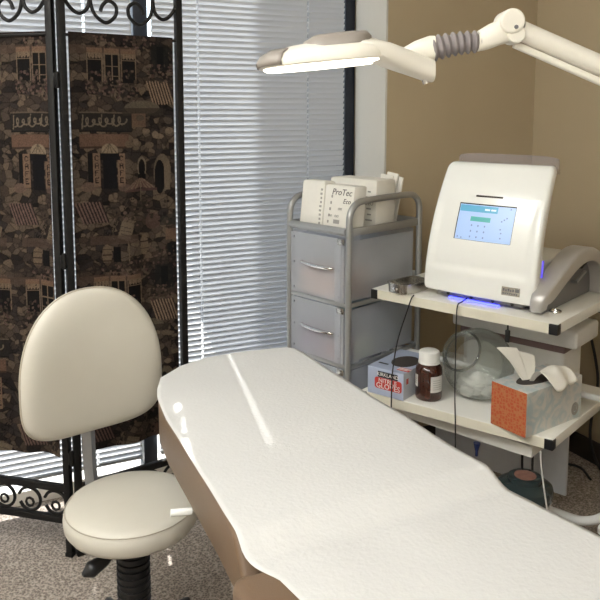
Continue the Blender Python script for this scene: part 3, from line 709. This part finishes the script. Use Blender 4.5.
fz = lambda v: sz1-shh*v
patch(B(), fx(0.01), fx(.70), fz(.20), fz(.02), .0024).build('header_bar', 'ui_teal', scn)
patch(B(), fx(.24), fx(.60), fz(.46), fz(.33), .0024).build('green_button', 'ui_green', scn)
g = B(); patch(g, fx(.47), fx(.56), fz(.14), fz(.09), .0030, n=2); patch(g, fx(.585), fx(.67), fz(.14), fz(.09), .0030, n=2); g.build('header_text', 'ui_white', scn)
g = B()
for u in (.28, .40, .52):
    for v in (.58, .74, .90): patch(g, fx(u-.012), fx(u+.012), fz(v+.025), fz(v-.025), .0024, n=1)
for u, v in ((.05, .93), (.12, .95), (.80, .40), (.84, .35), (.88, .30), (.80, .62), (.82, .72), (.92, .05), (.82, .86)): patch(g, fx(u-.012), fx(u+.012), fz(v+.02), fz(v-.02), .0024, n=1)
g.build('screen_icons', 'ui_grey', scn)
patch(B(), -.058, .042, .358, .364, .0006, n=6).build('slot', 'hole', mc)
lp = patch(B(), .088, .150, .050, .078, .0012, n=4).build('badge', 'steel', mc)
p0 = on_front(.119, .064, .0022); up = (on_front(.119, .08)-on_front(.119, .05)); rt = on_front(.13, .064)-on_front(.10, .064)
g = B()
for k in range(5): patch(g, .093+.008*k, .098+.008*k, .064, .073-.003*(k % 2), .0020, n=1)
for k in range(7): patch(g, .092+.0075*k, .097+.0075*k, .054, .059, .0020, n=1)
patch(g, .134, .147, .064, .075, .0020, n=1)
g.build('badge_print', 'greyplastic', lp)
# clear visor rim above the panel
t = bmesh.new(); L0 = []; n = 40
for i in range(n+1):
    u = -1+2*i/n; x = .186*math.copysign(abs(math.sin(u*math.pi/2))**.9, u)-.004; zt = .503-.014*abs(u)**3-(.02 if abs(u) > .97 else 0); y0 = fy(HP)+.037+.011*(x/.2)**2
    L0.append([t.verts.new((x, y0, .44)), t.verts.new((x*1., y0+.006, zt)), t.verts.new((x, y0+.020, zt-.002)), t.verts.new((x, y0+.026, .44))])
for a, c in zip(L0, L0[1:]):
    for k in range(3): t.faces.new((a[k], c[k], c[k+1], a[k+1]))
b = B(); b.bm = t; b.build('clear_visor', 'visor', mc)
# silver arm: an arch running back along the right side
path = [(-.207, .012), (-.207, .045), (-.190, .074), (-.152, .100), (-.085, .136), (-.018, .166), (.05, .184), (.115, .186), (.175, .172), (.225, .142), (.258, .096), (.270, .048), (.272, .004)]
def sm(P, n=5):
    Q = []
    for i in range(len(P)-1):
        a = P[max(i-1, 0)]; b_ = P[i]; c = P[i+1]; d = P[min(i+2, len(P)-1)]
        for k in range(n):
            u = k/n; Q.append(tuple(.5*(2*b_[q]+(c[q]-a[q])*u+(2*a[q]-5*b_[q]+4*c[q]-d[q])*u*u+(3*b_[q]-a[q]-3*c[q]+d[q])*u**3) for q in (0, 1)))
    return Q+[P[-1]]
Q = sm(path); t = bmesh.new(); rings = []
for i, (y, z) in enumerate(Q):
    a = Q[max(i-1, 0)]; c = Q[min(i+1, len(Q)-1)]; ty, tz = c[0]-a[0], c[1]-a[1]; l = math.hypot(ty, tz); ny, nz = -tz/l, ty/l
    fr = i/(len(Q)-1); xi, xo = .186, .226+.040*math.sin(min(1, fr*1.5)*math.pi/2); th = .046
    e = .010
    sec = [(xi, -th), (xi, -e), (xi+e*.3, -e*.3), (xi+e, 0), (xo-e, 0), (xo-e*.3, -e*.3), (xo, -e), (xo, -th)]
    rings.append([t.verts.new((x, y+ny*q, max(.001, z+nz*q))) for x, q in sec])
for a, c in zip(rings, rings[1:]):
    for k in range(8): t.faces.new((a[k], a[(k+1) % 8], c[(k+1) % 8], c[k]))
t.faces.new(rings[0]); t.faces.new(rings[-1][::-1]); bmesh.ops.recalc_face_normals(t, faces=t.faces[:])
b = B(); b.bm = t; arm = b.build('side_arm', 'armsilver', mc, 50)
inn = [(y, max(.004, z-.036)) for y, z in Q[8:-2]]; inn = [(inn[0][0]+.02, .004)]+inn[1:]+[(inn[-1][0], .004)]
t = bmesh.new()
va = [t.verts.new((.200, y, z)) for y, z in inn]; vb = [t.verts.new((.222, y, z)) for y, z in inn]; t.faces.new(va); t.faces.new(vb[::-1])
for i in range(len(va)): t.faces.new((va[i], va[(i+1) % len(va)], vb[(i+1) % len(va)], vb[i]))
bmesh.ops.recalc_face_normals(t, faces=t.faces[:]); b = B(); b.bm = t; b.build('arm_recess', 'greyplastic', mc)
for k, (y, z) in enumerate(((.09, .115), (.13, .135), (.05, .07))):
    B().tube([(.220, y, z), (.243, y-.01, z+.004), (.246, y+.06, z+.030)], .006, 8).build('bracket', 'steelbar' if k else 'blackplastic', arm)
B().tube([front_pt(1, z)+Vector((-.006, .044, 0)) for z in (.05, .08, .11, .14, .165)], .0032, 8, smooth=3).build('edge_light', 'violetled', mc)
o = B().tube([(.016*math.cos(R(a)), .016*math.sin(R(a)), .0045) for a in range(0, 360, 20)], .0045, 8, closed=True).build('metal_ring', 'chrome'); o.location = cl(-.060, .128, ZT)
tag(o, 'small chrome ring on the top shelf below the silver console arm', 'ring')
# steel dish
o = thing('steel_dish', 'small stainless steel dish on the left end of the cart top shelf', 'dish', cl(-.583, .062, ZT), CA+R(-6))
t = bmesh.new(); prof_ = [(.040, .0), (.046, .004), (.047, .034), (.051, .036), (.051, .038), (.045, .037), (.043, .005), (0.0, .004)]
def rr_(r, k, n=48):
    a = 2*math.pi*k/n; ca, sa = math.cos(a), math.sin(a); return (r*1.0*math.copysign(abs(ca)**.45, ca), (r+.03)*math.copysign(abs(sa)**.45, sa))
rings = [[t.verts.new((*rr_(max(r, .001), k), z)) for k in range(48)] for r, z in prof_]
for a, c in zip(rings, rings[1:]):
    for k in range(48): t.faces.new((a[k], a[(k+1) % 48], c[(k+1) % 48], c[k]))
t.faces.new(rings[0][::-1]); bmesh.ops.recalc_face_normals(t, faces=t.faces[:]); b = B(); b.bm = t; b.build('bowl', 'steel', o)
B().box(-.012, .012, -.079, -.073, .012, .024, .003).build('latch', 'chrome', o)

# ------------------------------------------------------------------ lower shelf things
o = thing('glove_box', 'pale blue box of disposable gloves at the left of the lower shelf', 'glove box', cl(-.600, -.054, ZL), CA+R(4))
gw, gd, gh = .150, .24, .100
b = B(); b.mi = 0; b.box(-gw/2, gw/2, 0, gd, 0, gh, .002); bx = b.build('carton', ['glovebox', 'glovewhite'], o, 0)
for p in bx.data.polygons:
    if p.normal.x > .9: p.material_index = 1
B().lathe([(0, 0), (.048, 0), (.048, .001), (0, .001)], 32, Matrix.Translation((.015, gd*.5, gh+.0002)) @ Matrix.Diagonal((1, 1.35, 1, 1))).build('opening', 'hole', o)
def rrect(w, h, r, n=5):
    return [(sx*(w/2-r)+r*math.cos(a), sy*(h/2-r)+r*math.sin(a)) for sx, sy, a0 in ((1, 1, 0), (-1, 1, 90), (-1, -1, 180), (1, -1, 270)) for a in [R(a0+90*i/n) for i in range(n+1)]]
FR = lambda x, y, z: Matrix.Translation((x, y, z)) @ Matrix.Rotation(R(90), 4, 'X')
k1 = B().prism(rrect(.082, .022, .002), 0, .0008, mtx=FR(.010, 0, .079)).build('brand_panel', 'blackprint', o, 0)
text('lettering', 'KIRKLAND', .0185, 'white', k1, (.010, -.0012, .079), (1, 0, 0), (0, 0, 1))
k2 = B().prism(rrect(.112, .042, .010), 0, .0008, mtx=FR(.012, 0, .046)).build('title_panel', 'red', o, 0)
text('lettering', 'NITRILE', .022, 'white', k2, (.010, -.0012, .056), (1, 0, 0), (0, 0, 1))
text('lettering', 'GLOVES', .0275, 'white', k2, (.012, -.0012, .0365), (1, 0, 0), (0, 0, 1))
g = B().prism(rrect(.048, .03, .002), 0, .0006, mtx=Matrix.Translation((.055, .04, gh))); g.build('warning_patch', 'red', o, 0)
B().box(.03, .08, .043, .049, gh+.0006, gh+.0012).box(.03, .07, .033, .037, gh+.0006, gh+.0012).build('warning_text', 'white', o, 0)
B().box(-.06, -.02, .05, .06, gh+.0001, gh+.0007).box(-.02, .01, .075, .083, gh+.0001, gh+.0007).build('top_print', 'blackprint', o, 0)
B().box(gw/2, gw/2+.0006, .02, .035, .055, .075).build('end_print', 'red', o, 0)

o = thing('medicine_bottle', 'brown glass medicine bottle with a white cap on the lower shelf', 'bottle', cl(-.476, .040, ZL))
B().lathe([(0, 0), (.040, 0), (.046, .004), (.048, .012), (.048, .105), (.046, .117), (.036, .128), (.029, .133), (.029, .142), (0, .142)], 40).build('bottle_body', 'amber', o)
b = B(); b.lathe([(0, .178), (.030, .178), (.036, .174), (.037, .168), (.037, .140), (.0385, .139), (.0385, .132), (.034, .131), (0, .131)], 40); b.build('cap', 'cap', o)
va = math.atan2(-cl(-.476, .040, 0)[1], -cl(-.476, .040, 0)[0])
for a0, a1, z0, z1 in ((va+R(8), va+R(75), .036, .094), (va-R(90), va-R(52), .05, .094)):
    lb = B().grid(lambda u, v: Vector((.0484*math.cos(a0+(a1-a0)*u), .0484*math.sin(a0+(a1-a0)*u), z0+(z1-z0)*v)), 14, 2).build('label', 'label', o)
    g = B()
    for k in range(5):
        zz = z0+.010+k*.008; g.grid(lambda u, v: Vector((.0487*math.cos(a0+(a1-a0)*(.15+.6*u)), .0487*math.sin(a0+(a1-a0)*(.15+.6*u)), zz+.002*v)), 10, 1)
    g.build('label_print', 'inkgrey', lb)

# slanted glass jar
jl = cl(-.350, .168, ZL); jr = .127
o = thing('glass_jar', 'round clear glass jar with a slanted mouth holding cotton, beside the tissue box', 'jar', jl, CA)
ax = Vector((-.12, -.82, .56)).normalized(); rotm = ax.to_track_quat('Z', 'Y').to_matrix().to_4x4()
mtx = Matrix.Translation((0, 0, jr*.97)) @ rotm
prof_ = [(jr*math.sin(R(a))*1.0, -jr*math.cos(R(a))) for a in range(0, 147, 6)]
prof_[0] = (0, -jr)
prof_ += [(.070, .107), (.070, .113), (.075, .117), (.075, .122), (.071, .124), (.066, .120), (.066, .106)]
prof_ += [((jr-.005)*math.sin(R(a)), -(jr-.005)*math.cos(R(a))) for a in range(144, -1, -6)]
prof_[-1] = (0, -(jr-.005))
B().lathe(prof_, 56, mtx, clampz=.001).build('jar_glass', 'glass', o, 60)
b = B(); random.seed(9)
for k in range(34):
    a = random.uniform(0, 6.28); rr = random.uniform(0, .064); z = .030+random.uniform(0, .055)*(1-rr/.09)
    b.sphere((rr*math.cos(a)*.95+.004, rr*math.sin(a)*.95, z), .024, (1.15, 1, .9), 2)
co_ = b.build('cotton_balls', 'cotton', None, 180); co_.location = jl; co_.rotation_euler = (0, 0, CA); co_['kind'] = 'stuff'; tag(co_, 'white cotton balls heaped inside the clear glass jar', 'cotton')

# tissue box
o = thing('tissue_box', 'tissue box with an orange patterned end and a tissue pulled out on the lower shelf', 'tissue box', cl(-.137, -.030, ZL), CA+R(-13))
tw, td, th = .140, .292, .146
bx = B().box(-tw/2, tw/2, 0, td, 0, th, .0015).build('carton', ['palebox', 'orange'], o, 0)
for p in bx.data.polygons:
    if p.normal.y < -.9: p.material_index = 1
B().lathe([(0, 0), (.1, 0), (.1, .0008), (0, .0008)], 40, Matrix.Translation((0, td*.5, th+.0001)) @ Matrix.Diagonal((.38, 1.0, 1, 1))).build('opening', 'hole', o)
B().lathe([(.010, 0), (.0195, 0), (.0195, .0008), (.010, .0008), (.010, 0)], 28, Matrix.Translation((tw/2+.0001, td-.035, .036)) @ Matrix.Rotation(R(90), 4, 'Y') @ Matrix.Diagonal((1.15, 1, 1, 1))).box(tw/2, tw/2+.0007, td-.043, td-.027, .028, .046).build('emblem', 'inkgrey', o)
def tis(u, v):
    # a sheet: gathered at the slot, fanning up to the left and flopping to the right
    w = .012+.085*v**.9; x = (u-.5)*2*w
    fold = .012*math.sin(u*14+v*3)*v
    return Vector((-.006+x*.25-.020*v+fold*.8, .10+x*.75-.03*v+fold, th-.008+.125*v-.04*v*(u-.15)**2*2.2))
def tis2(u, v):
    w = .014+.055*math.sin(v*2.2); x = (u-.5)*2*w
    return Vector((.000+.105*v+.01*math.sin(u*6), .115+x+.045*v, th-.004+.062*math.sin(v*2.55)+.008*math.sin(u*9+v*4)*v-.028*v*v))
b = B().grid(tis, 24, 18).grid(tis2, 20, 20); to = b.build('tissue', 'tissue', o, 90)
md = to.modifiers.new('thick', 'SOLIDIFY'); md.thickness = .0006

# bin behind the jar
o = thing('storage_bin', 'white storage bin with mauve shade painted under its lid, at the back of the lower shelf', 'bin', cl(-.31, .43, ZL), CA)
B().box(-.20, .20, -.09, .09, 0, .190, .015, 3).build('bin_body', 'binwhite', o)
B().box(-.208, .208, -.098, .098, .170, .198, .006).build('painted_shade', 'mauve', o)  # strip coloured dark for the shade below the overhanging lid
B().box(-.235, .255, -.115, .10, .198, .265, .012, 3).build('lid', 'binwhite', o)
# tub on the floor
o = thing('lidded_tub', 'white tub with a glossy dark teal lid on the floor under the cart', 'tub', (1.676, 1.772, 0))
TZ = Matrix.Diagonal((1, 1, 1.10, 1))
B().lathe([(0, 0), (.076, 0), (.080, .004), (.080, .185), (.083, .188), (.083, .196), (0, .196)], 40, TZ).build('tub_body', 'tubwhite', o)
B().lathe([(0, .2715), (.050, .2715), (.056, .268), (.057, .258), (.072, .254), (.089, .243), (.092, .232), (.092, .212), (.088, .205), (.084, .1965), (0, .1965)], 48, TZ).build('lid', 'teal', o)
B().lathe([(0, .2718), (.036, .2718), (.036, .2724), (0, .2724)], 32, TZ).build('lid_label', 'lidlabel', o)
B().grid(lambda u, v: Vector((.0806*math.cos(R(225+70*u)), .0806*math.sin(R(225+70*u)), .06+.10*v)), 16, 1).build('side_label', 'greyplastic', o)

# ------------------------------------------------------------------ cables
def cable(pts, r, m, label, name='power_cable'):
    p0 = Vector(pts[0]); o = B().tube([Vector(p)-p0 for p in pts], r, 8, smooth=6).build(name, m); o.location = p0; return tag(o, label, 'cable')
cable([cl(-.52, .0, ZT+.005), cl(-.522, -.012, ZT-.004), cl(-.533, -.022, .80), cl(-.556, -.045, .69), cl(-.560, -.068, .58), cl(-.556, -.078, .50), cl(-.553, -.082, .40), cl(-.545, -.082, .28)], .0024, 'cord_black', 'thin black cable hanging from the shelf edge in front of the glove box')
cable([cl(-.345, .062, ZT+.012), cl(-.344, .02, ZT+.006), cl(-.342, -.004, ZT+.004), cl(-.341, -.014, ZT-.02), cl(-.335, -.025, .70), cl(-.327, -.037, .55), cl(-.320, -.040, .44), cl(-.316, -.040, .28)], .0024, 'cord_black', 'thin black cable hanging from under the console past the glass jar')
cable([cl(-.10, .50, .795), cl(-.05, .53, .77), (2.30, 2.10, .735), (2.385, 2.20, .68), (2.392, 2.19, .60), (2.392, 2.15, .48), (2.392, 2.13, .38), (2.392, 2.15, .25), (2.392, 2.155, .12), (2.385, 2.10, .03), (2.36, 2.0, .0065), (2.30, 1.9, .0065)], .006, 'cord_black', 'thick black power cable hanging down behind the right end of the cart')
cable([(2.03, 2.05, .35), (2.10, 2.10, .16), (2.20, 2.20, .045), (2.28, 2.24, .007), (2.34, 2.16, .007), (2.30, 2.06, .007)], .005, 'cord_black', 'black cable looping on the carpet beside the right wall')
cable([cl(-.035, -.004, .43), cl(-.033, -.006, .40), cl(-.020, -.010, .33), cl(.0, -.014, .24), cl(.022, -.016, .16), cl(.040, -.012, .10), cl(.06, .0, .03), cl(.09, .03, .0035)], .0025, 'cord_white', 'thin white cord hanging from the lower shelf beside the teal lid')
for x, lb in ((-.235, 'left'), (-.195, 'right')):
    cable([cl(x, .30, .37), cl(x+.004, .30, .30), cl(x+.006, .30, .20), cl(x+.004, .32, .10), cl(x+.01, .35, .02), cl(x+.03, .38, .005)], .0045, 'cord_black', 'short black cable behind the teal lid, %s of the pair' % lb)
o = thing('cable_plug', 'black cable plug hanging below the top shelf over the storage bin', 'plug', cl(-.186, .05, .742), CA)
B().box(-.008, .008, -.005, .005, 0, .042, .003).build('plug_body', 'blackplastic', o); B().cyl((0, 0, .042), (0, 0, .073), .003, 10).build('plug_neck', 'blackplastic', o)

# ------------------------------------------------------------------ magnifier lamp (local x = image right)
LA = R(-25.5); LR = (1.302, .986)
lamp = thing('examination_lamp', 'white articulated examination lamp with a glowing oblong head over the table', 'lamp', (*LR, 0), LA)
k = 1.45/735
def lp_(x, y, d=0.): return Vector(((x-680)*k, d, 1.5+(112-y)*k))
# head: oblong, long axis along local x, tilted
hc = lp_(322, 61); tiltm = Matrix.Translation(hc) @ Matrix.Rotation(R(-5.5), 4, 'Y') @ Matrix.Rotation(R(0), 4, 'X')
def oval(a, rx, ry, n=3.0): ca, sa = math.cos(a), math.sin(a); return (rx*math.copysign(abs(ca)**(2/n), ca), ry*math.copysign(abs(sa)**(2/n), sa))
def shell(levels, m, name, par, cap=True):
    t = bmesh.new(); n = 56; rings = []
    for rx, ry, z, dx in levels: rings.append([t.verts.new((oval(2*math.pi*q/n, rx, ry)[0]+dx, oval(2*math.pi*q/n, rx, ry)[1], z)) for q in range(n)])
    for a, c in zip(rings, rings[1:]):
        for q in range(n): t.faces.new((a[q], a[(q+1) % n], c[(q+1) % n], c[q]))
    t.faces.new(rings[0]); t.faces.new(rings[-1])
    bmesh.ops.recalc_face_normals(t, faces=t.faces[:]); b = B(); b.bm = t; return b.build(name, m, par, 50, mtx=tiltm)
head = shell([(.118, .095, -.010, 0), (.126, .100, -.008, 0), (.127, .101, .002, 0), (.119, .094, .014, .004), (.100, .078, .024, .012), (.085, .060, .029, .02)], 'lampwhite', 'lamp_head', lamp)
shell([(.113, .090, -.0135, 0), (.117, .093, -.0105, 0)], 'led', 'light_diffuser', head)
shell([(.068, .086, .020, .028), (.066, .083, .034, .030), (.054, .068, .043, .036)], 'lampgrey', 'top_cover', head)
# taupe cover at the outer end
t = bmesh.new(); n = 24; rings = []
for rx, ry, z in ((.1285, .1025, -.007), (.1295, .1035, .002), (.1215, .097, .0145), (.104, .082, .0235)):
    rings.append([t.verts.new((*oval(math.pi*(.66+.68*q/n), rx, ry), z)) for q in range(n+1)])
for a, c in zip(rings, rings[1:]):
    for q in range(n): t.faces.new((a[q], a[q+1], c[q+1], c[q]))
b = B(); b.bm = t; e_ = b.build('end_cover', 'lampgrey', head, 60, mtx=tiltm); md = e_.modifiers.new('thick', 'SOLIDIFY'); md.thickness = .0015
# neck from head to bellows
def lofted(secs, m, name, par, seg=20):
    t = bmesh.new(); rings = []
    for (c, hy, hz) in secs: rings.append([t.verts.new((c.x, c.y+oval(2*math.pi*q/seg, hy, hz)[0], c.z+oval(2*math.pi*q/seg, hy, hz)[1])) for q in range(seg)])
    for a, c in zip(rings, rings[1:]):
        for q in range(seg): t.faces.new((a[q], a[(q+1) % seg], c[(q+1) % seg], c[q]))
    t.faces.new(rings[0]); t.faces.new(rings[-1]); bmesh.ops.recalc_face_normals(t, faces=t.faces[:]); b = B(); b.bm = t; return b.build(name, m, par, 40)
nk = lofted([(lp_(346, 50), .070, .012), (lp_(358, 50.5), .082, .0165), (lp_(372, 53), .080, .0205), (lp_(386, 57), .070, .0235), (lp_(405, 63.5), .052, .0235), (lp_(424, 70.5), .040, .0230), (lp_(430, 72), .037, .0215)], 'lampwhite', 'neck', lamp)
lofted([(lp_(398, 56), .020, .010), (lp_(412, 52), .021, .018), (lp_(426, 50), .022, .024), (lp_(431, 50), .022, .024)], 'lampwhite', 'elbow_cover', lamp)
B().cyl(lp_(423, 78), lp_(425, 84), .008, 14).build('knob', 'chrome', nk)
b = B(); secs = []
for i in range(61):
    u = i/60; x = 429+47*u; y = 50.5-7*u-1.5*math.sin(u*3.1); secs.append((lp_(x, y), (.0225-.004*u)+.0032*math.sin(u*7*2*math.pi)))
b.tube([s_[0] for s_ in secs], .02, 24, rs=[s_[1] for s_ in secs]); b.build('bellows', 'bellows', lamp, 80)
lofted([(lp_(474, 43), .017, .020), (lp_(484, 39), .021, .024), (lp_(496, 34), .021, .025), (lp_(506, 33), .019, .022)], 'lampwhite', 'wrist', lamp)
B().cyl(lp_(504, 25, -.03), lp_(504, 25, .03), 12*k, 28, bev=.004).cyl(lp_(509, 37, -.026), lp_(509, 37, .026), 9*k, 24, bev=.004).build('pivot_joint', 'lampwhite', lamp)
B().cyl(lp_(507, 31, -.032), lp_(507, 31, -.0295), .004, 10).build('pivot_screw', 'greyplastic', lamp)
e0, e1_ = (516, 33), (684, 104)
B().tube([lp_(*e0), lp_(e1_[0], e1_[1])], .0195, 20).build('upper_arm', 'lampwhite', lamp)
B().tube([lp_(510, 46), lp_(e1_[0]-6, e1_[1]+13)], .0075, 14).build('tension_rod', 'lampwhite', lamp)
B().cyl(lp_(684, 108, -.035), lp_(684, 108, .035), .032, 24, bev=.005).build('pivot_joint', 'lampwhite', lamp)
B().cyl((.008, 0, .06), (.008, 0, 1.48), .018, 20).build('stand_pole', 'lampwhite', lamp)
for i in range(5):
    a = R(36+72*i); ca, sa = math.cos(a), math.sin(a)
    B().tube([(.008, 0, .09), (.008+ca*.12, sa*.12, .075), (.008+ca*.24, sa*.24, .06)], .014, 10).build('leg', 'lampwhite', lamp)
    B().cyl((.008+ca*.24-sa*.012, sa*.24+ca*.012, .026), (.008+ca*.24+sa*.012, sa*.24-ca*.012, .026), .026, 16, bev=.004).cyl((.008+ca*.24, sa*.24, .03), (.008+ca*.24, sa*.24, .06), .006, 8).build('caster', 'rubber', lamp)

# ------------------------------------------------------------------ light
for i, (x, y) in enumerate(((-.55, -1.0), (-1.12, .25), (-1.12, 1.65))):
    o = thing('ceiling_light', ('recessed ceiling light panel at the back of the room behind the camera', 'recessed ceiling light panel beside the left wall, left of the camera', 'recessed ceiling light panel near the left end of the window')[i], 'ceiling light', (x, y, CZ-.03))
    B().box(-.31, .31, -.61, -.59, 0, .029).box(-.31, .31, .59, .61, 0, .029).box(-.31, -.29, -.59, .59, 0, .029).box(.29, .31, -.59, .59, 0, .029).build('frame', 'legwhite', o, 0)
    B().box(-.29, .29, -.59, .59, .012, .018).build('diffuser', 'troffer', o, 0)
EL = R(54); sd = Vector((-.205, -1, 0)).normalized()*math.cos(EL); sd.z = -math.sin(EL)
sun = bpy.data.lights.new('sun', 'SUN'); sun.energy = 14.; sun.angle = R(.53); sun.color = (1., .97, .92)
so = bpy.data.objects.new('sun', sun); COL.objects.link(so); so.rotation_euler = sd.to_track_quat('-Z', 'Y').to_euler(); so.location = (1.5, 8, 8)
w = bpy.data.worlds.new('sky'); S.world = w; w.use_nodes = True; N = w.node_tree.nodes; sky = N.new('ShaderNodeTexSky'); sky.sky_type = 'NISHITA'; sky.sun_disc = False; sky.sun_elevation = EL; sky.sun_rotation = math.atan2(.205, 1)
hs = N.new('ShaderNodeHueSaturation'); hs.inputs['Saturation'].default_value = .55; w.node_tree.links.new(sky.outputs[0], hs.inputs['Color']); w.node_tree.links.new(hs.outputs[0], N['Background'].inputs[0]); N['Background'].inputs[1].default_value = .5
S.view_settings.view_transform = 'Standard'; S.view_settings.look = 'None'; S.view_settings.gamma = 1; S.view_settings.use_curve_mapping = False
S.view_settings.exposure = 0.
